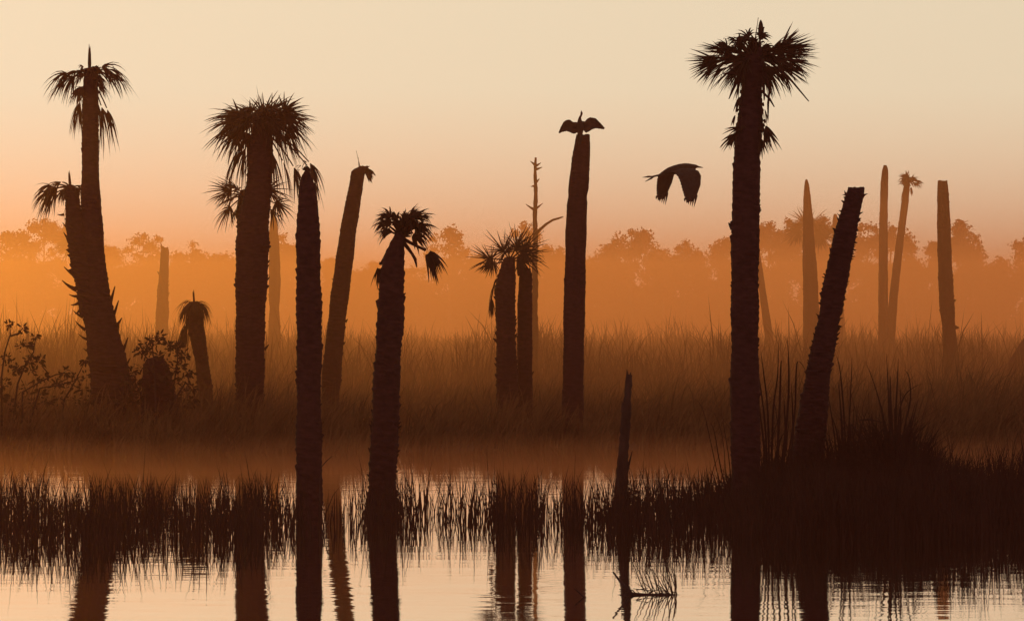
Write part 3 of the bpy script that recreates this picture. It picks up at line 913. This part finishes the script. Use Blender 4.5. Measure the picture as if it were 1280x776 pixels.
# sedge mass on the hummock round the leaning trunk
N = 9000
X = npr.normal(4.7, 1.25, N)
Y = npr.normal(37.6, 0.9, N)
Z = np.maximum(ground_z(X, Y), -0.12)
r2 = ((X - 4.9) / 2.4) ** 2 + ((Y - 38) / 1.8) ** 2
H = npr.uniform(0.35, 1.0, N) * np.clip(1.15 - 0.45 * r2, 0.3, 1.1) * (1 + 0.35 * np.exp(-((X - 5.2) / 0.35) ** 2))
blades('sedge', X, Y, Z - 0.05, H, npr.uniform(0.014, 0.03, N), npr.uniform(0, 0.25, N), npr.uniform(0, 0.5, N), 'reeddark', 'dense dark sedge mounded around the leaning trunk')

N = 700
XP = np.concatenate([npr.normal(965, 18, 220), npr.normal(1052, 22, 180), npr.normal(1120, 26, 300)])
Y = npr.normal(37.9, 0.5, N)
X = (XP - 640) / F * Y
H = npr.uniform(0.9, 1.9, N) * npr.uniform(0.7, 1.0, N)
blades('tall_sedge', X, Y, np.maximum(ground_z(X, Y), -0.1) - 0.05, H, npr.uniform(0.007, 0.014, N), npr.uniform(0, 0.18, N), npr.uniform(0, 0.5, N), 'reeddark', 'fine tall grass standing around the foot of the leaning trunk')

# the reed belt across the water
N = 42000
X, Y, TH = tufted(N, -1, 1, 52.6, 74, 30, 0.22, 1.3)
shore = 53.1 + 0.7 * np.sin(X * 0.5 + 0.4) + 0.4 * np.sin(X * 1.3 + 1.0)
keep = Y > shore + npr.normal(0, 0.3, N)
X, Y, TH = X[keep], Y[keep], TH[keep]
XP = 640 + X / Y * F
hb = np.interp(XP, [-100, 0, 150, 300, 450, 600, 800, 1000, 1150, 1300], [1.15, 1.1, 1.2, 1.15, 1.05, 1.05, 1.15, 1.35, 1.45, 1.4])
H = hb * TH * (0.95 + 0.25 * wob(X, Y, 0.7)) * npr.uniform(0.6, 1.12, len(X))
H *= np.clip(0.75 + (Y - 53.0) / 6.0, 0.75, 1.0)
blades('marsh_grass', X, Y, ground_z(X, Y) - 0.05, H, npr.uniform(0.014, 0.032, len(X)), npr.uniform(0, 0.22, len(X)), npr.uniform(0.05, 0.7, len(X)), 'reed', 'belt of bending marsh grass along the opposite bank', az=npr.normal(0.2, 1.2, len(X)))

# tall hazy reeds behind it
N = 36000
X, Y, TH = tufted(N, -1, 1, 78, 153, 24, 0.45, 1.2)
XP = 640 + X / Y * F
H = TH * (1.8 + 0.8 * wob(X, Y, 0.5)) * npr.uniform(0.6, 1.15, N)
H *= np.interp(XP, [0, 300, 450, 640, 800, 1000, 1280], [1.1, .95, .9, .95, 1.0, .95, .9])
blades('tall_reeds', X, Y, ground_z(X, Y) - 0.05, H, npr.uniform(0.022, 0.05, N), npr.uniform(0, 0.16, N), npr.uniform(0, 0.4, N), 'reed', 'tall hazy reeds beyond the grass belt')

N = 16000
Y = npr.uniform(150, 205, N)
X = npr.uniform(-1, 1, N) * (Y * 0.2)
H = (1.2 + 0.4 * wob(X, Y, 0.2)) * npr.uniform(0.5, 1.1, N)
blades('far_reeds', X, Y, np.full(N, -0.1), H, npr.uniform(0.05, 0.1, N), npr.uniform(0, 0.2, N), npr.uniform(0, 0.3, N), 'reed', 'faint reed flats fading towards the far water')


# ------------------------------------------------------------------ tall grass clumps with separate blades
def tall_clump(bx, d, label, specs, name='tall_grass'):
    s = F / d
    X = (bx - 640) / F * d
    r = thing(name, Vector((X, d, max(gz(X, d), 0.0))), label, 'grass clump', 'tall grass clumps around the leaning trunk')
    for (x0, pts, w) in specs:
        yb = HY + (HC - max(gz(X, d), 0.0) + 0.02) * s
        P = [(x0, yb)] + list(pts)
        off = rnd.uniform(-0.3, 0.3)
        P3 = [at(x, y, d + off) for x, y in P]
        n = len(P3)
        fine = []
        for i in range(n - 1):
            for q in (0, .33, .66):
                p0, p1, p2, p3 = P3[max(i - 1, 0)], P3[i], P3[i + 1], P3[min(i + 2, n - 1)]
                fine.append(0.5 * ((2 * p1) + (p2 - p0) * q + (2 * p0 - 5 * p1 + 4 * p2 - p3) * q * q + (3 * p1 - p0 - 3 * p2 + p3) * q ** 3))
        fine.append(P3[-1])
        m = len(fine)
        aa = rnd.uniform(-0.7, 0.7)
        bv = Vector((math.cos(aa), math.sin(aa), 0))
        mb = MB()
        mb.strip(fine, [w * (1 - 0.9 * (i / (m - 1)) ** 2) for i in range(m)], bv)
        mb.build('blade', 'reeddark', r)
    return r


tall_clump(965, 37.6, 'tall upright blades between the towering palm and the leaning trunk',
           [(960, [(957, 540), (950, 480), (945, 455)], .03), (962, [(960, 520), (955, 470), (951, 440)], .03), (964, [(966, 520), (972, 470), (973, 425)], .03), (968, [(974, 520), (976, 460), (977, 450)], .035), (970, [(984, 520), (986, 460), (984, 422)], .035), (972, [(992, 530), (995, 470), (997, 452), (1003, 456), (1010, 470)], .03), (966, [(982, 560), (981, 520), (980, 500)], .045), (958, [(955, 560), (948, 500), (946, 470)], .03), (975, [(990, 560), (991, 520), (989, 480)], .04), (964, [(958, 580), (953, 540), (951, 520)], .04), (970, [(973, 570), (972, 530), (966, 490)], .03), (978, [(996, 580), (1000, 540), (1004, 510)], .03), (960, [(968, 580), (975, 550), (981, 540)], .04)])
tall_clump(1052, 38.0, 'tall spiky blades growing just past the foot of the leaning trunk',
           [(1055, [(1054, 560), (1050, 500), (1048, 478)], .035), (1060, [(1060, 560), (1063, 500), (1065, 447)], .03), (1052, [(1045, 560), (1038, 510), (1032, 480)], .03), (1058, [(1056, 540), (1051, 470), (1046, 445)], .03), (1062, [(1070, 570), (1078, 530), (1085, 510)], .03), (1050, [(1058, 570), (1062, 540), (1061, 510)], .045), (1056, [(1050, 570), (1046, 540), (1040, 520)], .04), (1064, [(1068, 580), (1066, 540), (1068, 500)], .03)])
tall_clump(1118, 37.8, 'tall grass clump with one long blade arching over, beyond the leaning trunk',
           [(1115, [(1112, 540), (1110, 480), (1108, 442)], .03), (1118, [(1119, 540), (1121, 490), (1123, 448)], .04), (1112, [(1106, 540), (1096, 490), (1082, 452)], .025), (1120, [(1122, 540), (1128, 500), (1142, 484), (1158, 479), (1168, 483)], .025), (1122, [(1130, 540), (1138, 500), (1136, 470), (1130, 462)], .03), (1116, [(1115, 550), (1113, 500), (1113, 470)], .05), (1114, [(1108, 560), (1104, 520), (1098, 495)], .04), (1124, [(1132, 560), (1140, 530), (1147, 500)], .04), (1120, [(1124, 560), (1126, 520), (1125, 480)], .04), (1118, [(1118, 570), (1120, 540), (1118, 510)], .08), (1122, [(1128, 575), (1132, 545), (1138, 525)], .06), (1112, [(1104, 575), (1098, 550), (1088, 530)], .05), (1126, [(1138, 580), (1146, 555), (1152, 540)], .05), (1116, [(1110, 580), (1110, 550), (1106, 525)], .07)])
tall_clump(905, 38.6, 'few thin bent stems leaning towards the towering palm',
           [(905, [(890, 560), (878, 510), (866, 497)], .016), (908, [(905, 560), (892, 515), (862, 505)], .014), (912, [(900, 580), (893, 540), (888, 528)], .02), (915, [(912, 580), (906, 540), (903, 520)], .02)])
for (bx, d, lab, segs) in ((1090, 38.2, 'tangle of dry bent twigs between two tall grass clumps', [((1062, 566), (1080, 555), (1100, 540), (1110, 530)), ((1064, 530), (1080, 548), (1098, 560), (1112, 575)), ((1070, 580), (1078, 560), (1076, 535)), ((1085, 585), (1092, 560), (1104, 545)), ((1068, 552), (1090, 552), (1112, 556)), ((1095, 585), (1090, 560), (1082, 540)), ((1074, 525), (1088, 524), (1104, 528)), ((1060, 545), (1072, 565), (1088, 580))]),):
    s = F / d
    X = (bx - 640) / F * d
    r = thing('twig_tangle', Vector((X, d, gz(X, d))), lab, 'twigs')
    mb = MB()
    mb.tube([at(1060, HY + (HC - gz(X, d)) * s, d), at(1062, 580, d), at(1063, 545, d), at(1064, 530, d)], [.016, .014, .012, .008], 5)
    mb.build('twig', 'wood', r)
    for sg in segs:
        mb = MB()
        o_ = rnd.uniform(-0.2, 0.2)
        mb.tube([at(x, y, d + o_) for x, y in sg], [.011] * (len(sg) - 1) + [.005], 5)
        mb.build('twig', 'wood', r)

# ------------------------------------------------------------------ floating debris in the open water
d = depth_of(743)
s = F / d
r = thing('fallen_branch', Vector(((812 - 640) / F * d, d, 0)), 'half sunken branch with a sheaf of dry grass leaning in the mirror-still water', 'branch')


def limb(root, pts, rads, name, dd=0.0, material='wood'):
    mb = MB()
    mb.tube([at(x, y, d + dd) for x, y in pts], rads, 6)
    return mb.build(name, material, root)


limb(r, [(772, 744), (790, 742), (810, 744), (830, 743), (850, 744)], [.008, .018, .02, .018, .008], 'branch')
limb(r, [(791, 744), (784, 735), (775, 726), (766, 714)], [.02, .017, .012, .007], 'branch')
limb(r, [(791, 740), (787, 742), (780, 743)], [.015, .012, .006], 'twig')
for k in range(30):
    x0 = rnd.choice((rnd.uniform(822, 848), rnd.uniform(836, 849), rnd.uniform(808, 832)))
    lx = x0 - rnd.gauss(17, 9)
    ly = rnd.uniform(699, 735)
    mb = MB()
    off = rnd.uniform(-0.25, 0.25)
    bow = rnd.uniform(-3, 5)
    mb.strip([at(x0, 746, d), at((x0 * 2 + lx) / 3 + bow, 744 - (744 - ly) * .3, d + off * .4), at((x0 + 2 * lx) / 3 + bow, 744 - (744 - ly) * .7, d + off * .8), at(lx, ly, d + off)], [.009, .010, .008, .002], Vector((0.9, 0.3, 0.2)))
    mb.build('dry_blade', 'dead', r)
for k in range(5):
    x0 = rnd.uniform(780, 845)
    limb(r, [(x0, 744), (x0 + rnd.uniform(-10, 10), 742 - rnd.uniform(0, 5)), (x0 + rnd.uniform(-22, 22), 741 - rnd.uniform(0, 9))], [.008, .006, .003], 'twig', rnd.uniform(-.1, .1))
d = depth_of(746)
r = thing('driftwood_twig', Vector(((725 - 640) / F * d, d, 0)), 'small bent twig poking from the water by the perch trunk reflection', 'twig')
limb(r, [(718, 735), (725, 741), (731, 747), (727, 750)], [.005, .009, .01, .008], 'twig')
limb(r, [(731, 747), (724, 752), (716, 757)], [.009, .007, .004], 'twig')
d = 36.0
r = thing('driftwood_twig', Vector(((404 - 640) / F * d, d, 0)), 'thin twig slanting from the straight dark pole above the rushes', 'twig')
limb(r, [(399, 655), (400, 600), (402, 583), (408, 576), (415, 570)], [.008, .008, .007, .006, .003], 'twig')


# ------------------------------------------------------------------ birds
def remeshed(mb, name, material, root, voxel, sm=2):
    o = mb.build(name, material, root)
    md = o.modifiers.new('r', 'REMESH')
    md.mode = 'VOXEL'
    md.voxel_size = voxel
    ms = o.modifiers.new('s', 'SMOOTH')
    ms.iterations = sm
    ms.factor = 0.4
    dg = bpy.context.evaluated_depsgraph_get()
    me = bpy.data.meshes.new_from_object(o.evaluated_get(dg))
    o.modifiers.clear()
    o.data = me
    me.polygons.foreach_set('use_smooth', [True] * len(me.polygons))
    return o


def slab(mb, rows, thick):
    """rows of points across a wing (each row leading -> trailing edge), closed into a thin shell"""
    nr, nc = len(rows), len(rows[0])
    n0 = len(mb.v)
    for side in (1, -1):
        for i in range(nr):
            for j in range(nc):
                p = rows[i][j]
                a = rows[min(i + 1, nr - 1)][j] - rows[max(i - 1, 0)][j]
                b2 = rows[i][min(j + 1, nc - 1)] - rows[i][max(j - 1, 0)]
                nn = a.cross(b2)
                if nn.length > 1e-9:
                    nn.normalize()
                th = thick * (1.0 - 0.6 * j / (nc - 1)) * (1.0 - 0.45 * i / (nr - 1))
                mb.v.append(p + nn * (side * th * 0.5))
    m = nr * nc
    for i in range(nr - 1):
        for j in range(nc - 1):
            a = n0 + i * nc + j
            mb.f.append((a, a + 1, a + nc + 1, a + nc))
            mb.f.append((m + a, m + a + nc, m + a + nc + 1, m + a + 1))
    ring = [i for i in range(nc)] + [i * nc + nc - 1 for i in range(1, nr)] + [(nr - 1) * nc + j for j in range(nc - 2, -1, -1)] + [i * nc for i in range(nr - 2, 0, -1)]
    for k in range(len(ring)):
        a, b2 = n0 + ring[k], n0 + ring[(k + 1) % len(ring)]
        mb.f.append((b2, a, m + a, m + b2))


def lerp_list(tab, q):
    ks = [r_[0] for r_ in tab]
    return Vector([float(np.interp(q, ks, [r_[1][c] for r_ in tab])) for c in range(3)])


# wing-drying bird on the perch trunk
d = 57.0
s = F / d
r = thing('bird', at(727, 169, d), 'dark long-necked bird drying its spread wings on top of the palm trunk', 'bird')
mb = MB()
spine = [(724.5, 181, 1.6), (724.6, 174, 3.0), (725, 168, 3.2), (725.2, 163, 4.2), (725.3, 158, 4.4), (725, 154, 3.8), (724.6, 150, 2.4), (725, 147, 1.6), (726.4, 144.4, 1.3), (727, 142.4, 1.5), (726.9, 141, 1.4), (726.7, 139.4, 0.7), (726.5, 137.6, 0.25)]
mb.tube([at(x, y, d - 0.30 - 0.004 * (170 - y)) for x, y, w in spine], [w / s for x, y, w in spine], 12)
for sgn, top, bot in ((-1, [(723.5, 153.5), (716, 153.2), (711.6, 149.9), (707.5, 150.6), (704.6, 152.8), (701.5, 159), (698.7, 166.4)], [(722, 165.6), (718.6, 167.4), (715.8, 167.2), (711.5, 165.2), (708, 164.2), (703, 165.4), (699.2, 167)]),
                      (1, [(727, 151.8), (731.3, 152.4), (735, 148.4), (738, 147.0), (744.5, 148.2), (750, 154), (755.6, 160.6)], [(729.5, 163), (732.5, 166.4), (736.5, 164.6), (740, 162.2), (744, 160.7), (750, 161.4), (755.2, 161.9)])):
    n = len(top)
    rows = []
    for i in range(25):
        q = i / 24 * (n - 1)
        k = min(int(q), n - 2)
        fr = q - k
        tp = Vector((*top[k], 0)).lerp(Vector((*top[k + 1], 0)), fr)
        bt = Vector((*bot[k], 0)).lerp(Vector((*bot[k + 1], 0)), fr)
        jag = (0.5 if i % 2 else -0.5) * (1 if 1 < i < 21 else 0.2)
        dep = d - 0.32 + 0.10 * (i / 24) ** 1.5
        rows.append([at(tp.x * (1 - c) + bt.x * c, tp.y * (1 - c) + (bt.y + jag) * c, dep + 0.05 * math.sin(c * 2.5)) for c in (0, .25, .5, .75, 1)])
    slab(mb, rows, 0.05)
remeshed(mb, 'body', 'bird', r, 0.009)
for sgn in (-1, 1):
    mb = MB()
    a0_ = at(725 + sgn * 1.4, 167, d - 0.3)
    foot = at(726.5 + sgn * 1.6, 168.6, d - 0.16)
    mb.tube([a0_, (a0_ + foot) / 2 + Vector((0, 0.02, 0.02)), foot, foot + Vector((sgn * 0.01, -0.07, -0.012))], [.018, .012, .01, .005], 6)
    mb.build('leg', 'bird', r)

# heron crossing on the down-stroke
d = 56.0
s = F / d
org = at(846, 216, d)
r = thing('bird', org, 'dark heron in flight with drooped fingered wings, folded neck and trailing legs', 'bird')
yaw = R(37)
pit = R(5)
RM = Matrix.Rotation(yaw, 3, 'Z') @ Matrix.Rotation(-pit, 3, 'Y') @ Matrix.Rotation(R(5), 3, 'X')


def H3(x, y, z):
    return org + RM @ Vector((x, y, z))


mb = MB()
spine = [(-.40, 0, .0, .012), (-.33, 0, .02, .045), (-.2, 0, .045, .075), (-.05, 0, .06, .095), (.1, 0, .07, .105), (.22, 0, .085, .095), (.32, 0, .095, .075), (.40, 0, .10, .055), (.47, 0, .10, .042), (.53, 0, .092, .03), (.57, 0, .083, .02), (.64, 0, .072, .014), (.72, 0, .058, .003)]
mb.tube([H3(x, y, z) for x, y, z, w in spine], [w for x, y, z, w in spine], 14)
# folded neck bulge below the throat
nk = [(.28, 0, .03, .06), (.36, 0, .03, .06), (.43, 0, .05, .048), (.48, 0, .08, .035)]
mb.tube([H3(x, y, z) for x, y, z, w in nk], [w for x, y, z, w in nk], 10)
for sgn in (-1, 1):
    lead = [(0, (.18, .04, .05)), (.18, (.24, .20, .07)), (.34, (.27, .35, .03)), (.45, (.28, .41, -.06)), (.65, (.24, .44, -.24)), (.85, (.14, .45, -.42)), (1, (.03, .44, -.56))]
    trail = [(0, (-.24, .04, .02)), (.18, (-.22, .18, .03)), (.34, (-.23, .30, -.05)), (.45, (-.22, .35, -.14)), (.65, (-.20, .40, -.32)), (.85, (-.17, .43, -.47)), (1, (-.10, .44, -.58))]
    rows = []
    nrow = 30
    for i in range(nrow):
        q = i / (nrow - 1)
        a = lerp_list(lead, q)
        c = lerp_list(trail, q)
        jag = 0.012 * (1 if i % 2 else -1) if 8 < i < 26 else 0
        row = []
        for k in range(7):
            w_ = k / 6
            p = a.lerp(c, w_)
            p.z += 0.035 * math.sin(math.pi * w_) * (1 - 0.4 * q)
            p.x -= jag * w_
            row.append(H3(p.x, sgn * p.y, p.z))
        rows.append(row)
    slab(mb, rows, 0.03)
    # separated primary feathers at the wing tip
    for k in range(6):
        w_ = k / 5
        a = lerp_list(lead, 0.86).lerp(lerp_list(trail, 0.86), w_)
        tip = Vector((0.06 - 0.24 * w_, .44, -.68 + 0.13 * w_ ** 1.3))
        pts = [H3(a.x, sgn * a.y, a.z), H3((a.x + tip.x) / 2, sgn * (a.y + tip.y) / 2, (a.z + tip.z) / 2), H3(tip.x, sgn * tip.y, tip.z)]
        mb.tube(pts, [.024, .018, .005], 6)
remeshed(mb, 'body', 'bird', r, 0.008)
for sgn in (-1, 1):
    mb = MB()
    mb.tube([H3(-.26, sgn * .02, .0), H3(-.45, sgn * .025, -.02), H3(-.62, sgn * .03, -.04), H3(-.70, sgn * .035, -.055 + 0.015 * sgn), H3(-.86, sgn * .04, -.085 + 0.04 * sgn)], [.02, .014, .012, .02, .004], 7)
    mb.build('leg', 'bird', r)


# ------------------------------------------------------------------ far tree line
def foliage(centres, radii, per, size, squash=0.8):
    V = []
    for c, rad in zip(centres, radii):
        n = int(per * rad * rad)
        dv = npr.normal(size=(n, 3))
        dv /= np.linalg.norm(dv, axis=1)[:, None]
        rr_ = rad * npr.random(n) ** 0.55 * npr.uniform(0.65, 1.4, n)
        P = np.asarray(c) + dv * rr_[:, None] * np.array([1, 1, squash])
        u = npr.normal(size=(n, 3))
        u /= np.linalg.norm(u, axis=1)[:, None]
        w = npr.normal(size=(n, 3))
        w = np.cross(u, w)
        w /= np.linalg.norm(w, axis=1)[:, None]
        sz = size * npr.uniform(0.6, 1.3, n)[:, None]
        V.append(np.stack([P - u * sz, P + w * sz * 0.55, P + u * sz, P - w * sz * 0.55], 1).reshape(-1, 3))
    V = np.concatenate(V)
    q = np.arange(len(V)).reshape(-1, 4)
    return V, q


def tree(name, x, ytop, d, wpx, label, kind, group, low=0.45):
    s = F / d
    X = (x - 640) / F * d
    zb = gz(X, d)
    H = HC - (ytop - HY) / s - zb
    r = thing(name, Vector((X, d, zb)), label, 'tree', group)
    W = wpx / s * 0.5 * (1.35 if kind == 'pine' else 1.15)
    mb = MB()
    sway = rnd.uniform(-0.25, 0.25)
    tp = [Vector((X + sway * math.sin(q * 3), d, zb - 0.3 + (H * 0.96 + 0.3) * q)) for q in (0, .15, .3, .45, .6, .75, .9, 1)]
    mb.tube(tp, [0.22 * (1 - 0.85 * q) + 0.02 for q in (0, .15, .3, .45, .6, .75, .9, 1)], 7)
    mb.build('trunk', 'pinebark', r)
    cs, rs = [], []
    if kind == 'pine':
        nc = max(9, int(10 + W * 5.0))
        cs.append((X, d, zb + H - 0.6))
        rs.append(0.75)
        for k in range(nc):
            q = rnd.uniform(low, 0.96)
            reach = W * (0.25 + 0.75 * math.sin(math.pi * min(1, (1.03 - q) / (1.03 - low) * 0.75 + 0.12)))
            a = rnd.uniform(0, 2 * math.pi)
            rad = rnd.uniform(0.6, 1.45)
            rch = max(0.1, reach - rad * 0.5) * rnd.uniform(0.4, 1.0)
            cs.append((X + math.cos(a) * rch, d + math.sin(a) * rch, zb + H * q - rad * 0.4))
            rs.append(rad)
        V, q = foliage(cs, rs, 130, 0.22, 0.8)
    else:
        nc = max(10, int(9 + W * 5.0))
        for k in range(nc):
            q = rnd.uniform(0.12, 0.92)
            reach = W * (1.0 - 0.75 * max(0, q - 0.45))
            a = rnd.uniform(0, 2 * math.pi)
            rad = rnd.uniform(0.8, 1.5)
            rch = reach * rnd.uniform(0.1, 1.0)
            cs.append((X + math.cos(a) * rch, d + math.sin(a) * rch * 0.7, zb + max(0.6, H * q - rad * 0.5)))
            rs.append(rad)
        cs.append((X, d, zb + H - 0.9))
        rs.append(0.9)
        V, q = foliage(cs, rs, 110, 0.27, 0.85)
    np_mesh('crown', V, np.zeros((0, 3), np.int32), q, 'needle', r, (X, d, zb))['kind'] = 'stuff'
    for k in range(0, min(len(cs), 9)):
        c = Vector(cs[k])
        zt = max(zb + 0.8, c.z - 0.5 * math.hypot(c.x - X, c.y - d) - 0.3)
        mb = MB()
        mb.tube([Vector((X, d, zt)), Vector((X, d, zt)).lerp(c, 0.55) + Vector((0, 0, 0.15)), c], [.08, .06, .02], 5)
        mb.build('limb', 'pinebark', r)
    return r


G_PINE = 'pines of the far tree line'
pines = [
    (8, 288, 352, 40, 'golden pine crown beside the far tree line gap behind the twiggy shrub'),
    (30, 287, 360, 34, "lumpy golden pine rising over the top leaves of the twiggy shrub"), (56, 272, 430, 60, 'tallest faintest pine mass showing just behind the twin-stemmed palm'), (82, 280, 425, 50, "very faint pine mass overlapped by the faint golden fan palm"),
    (136, 306, 372, 36, "low golden pine hugging the bare side of the twin-stemmed palm"), (180, 291, 372, 46, 'round-crowned golden pine rising beside the hazy golden stump trunk'), (196, 312, 380, 30, "golden pine half hidden by the hazy golden stump trunk"),
    (240, 301, 375, 34, 'small-domed pine between the hazy golden stump and the thick palm'), (222, 314, 380, 30, None), (278, 316, 378, 44, "flat-topped golden pine ending at the thick palm's trunk"),
    (354, 291, 372, 34, 'pine crown showing between the rust-coloured needle tip and the straight dark pole'), (372, 302, 374, 28, "pine crown half hidden by the straight dark pole"),
    (414, 321, 380, 18, 'tiny pine tuft between the straight dark pole and the hooked trunk'), (444, 338, 384, 24, None), (466, 325, 376, 26, "small pine between the hooked trunk and the shaggy tufted palm"), (520, 332, 372, 30, "low pine under the dangling wilted frond"),
    (563, 282, 356, 48, 'lone umbrella pine with open branches between the shaggy palm and the fan palm'), (595, 318, 372, 36, "pine showing under the stiff fan palm's outstretched leaf"),
    (655, 276, 366, 40, 'pine crown directly behind the slender bare snag'), (684, 306, 370, 42, "pine between the slender bare snag and the perch trunk"), (700, 308, 376, 30, None), (742, 320, 372, 34, "low pine just past the perch trunk"),
    (790, 285, 362, 62, 'broad peaked pine in the gap past the perch trunk, under the flying heron'), (768, 300, 368, 40, "sloping shoulder pine joined to the broad peaked pine"), (830, 310, 372, 34, None),
    (857, 300, 368, 26, 'narrow two-lobed pine top below the flying heron'), (871, 312, 370, 24, "short pine joined to the narrow two-lobed pine top"), (908, 296, 362, 34, "pine emerging from behind the towering palm towards the heron"), (925, 290, 366, 36, None),
    (962, 276, 352, 46, 'shaggy pine crown just past the towering palm trunk'), (985, 272, 350, 46, None), (1030, 268, 352, 46, "pine crown between the tapered bare tip and the leaning trunk's top"), (1006, 282, 354, 44, None),
    (1086, 277, 344, 40, 'domed pine crown crossed by the hazy thin upright trunk'), (1115, 280, 346, 42, None), (1134, 296, 348, 26, "small pine lobe beside the slim curved palm"), (1140, 324, 350, 36, "low pine between the slim curved palm and the square-cut trunk"),
    (1201, 273, 344, 22, 'small pine tuft on a bare stalk beside the pale square-cut trunk'), (1218, 291, 346, 28, "flat pine lobe just below the small tuft on a bare stalk"), (1206, 305, 346, 40, None), (1168, 300, 348, 24, "narrow pine showing on the slim palm's side of the square-cut trunk"),
    (1250, 320, 350, 44, "rounded low pine between the square-cut trunk and the fallen log"), (1282, 298, 344, 36, 'pine at the end of the tree line above the fallen log'), (1310, 300, 350, 50, None), (-30, 290, 356, 50, None)]
for (x, yt, d, w, lab) in pines:
    tree('pine_tree', x, yt, d, w, lab or 'hazy pine in the far tree line, merging with its neighbours', 'pine', G_PINE, 0.62 if w < 26 else 0.5)
G_LOW = 'low trees filling the far tree line'
for k in range(72):
    x = -60 + 1400 * (k + rnd.uniform(-0.3, 0.3)) / 71
    yt = np.interp(x, [-60, 100, 300, 400, 450, 560, 700, 800, 900, 960, 1050, 1160, 1340], [322, 326, 328, 352, 350, 334, 326, 322, 330, 318, 312, 338, 330]) + rnd.uniform(-6, 20)
    tree('bushy_tree', x, yt, np.interp(x, [0, 640, 1280], [385, 382, 362]) + rnd.uniform(-14, 18), rnd.uniform(34, 56), 'hazy bushy tree filling in below the pine crowns of the tree line', 'bush', G_LOW)

print('objects', len(bpy.data.objects), 'tris', sum(len(o.data.polygons) for o in bpy.data.objects if o.type == 'MESH'))
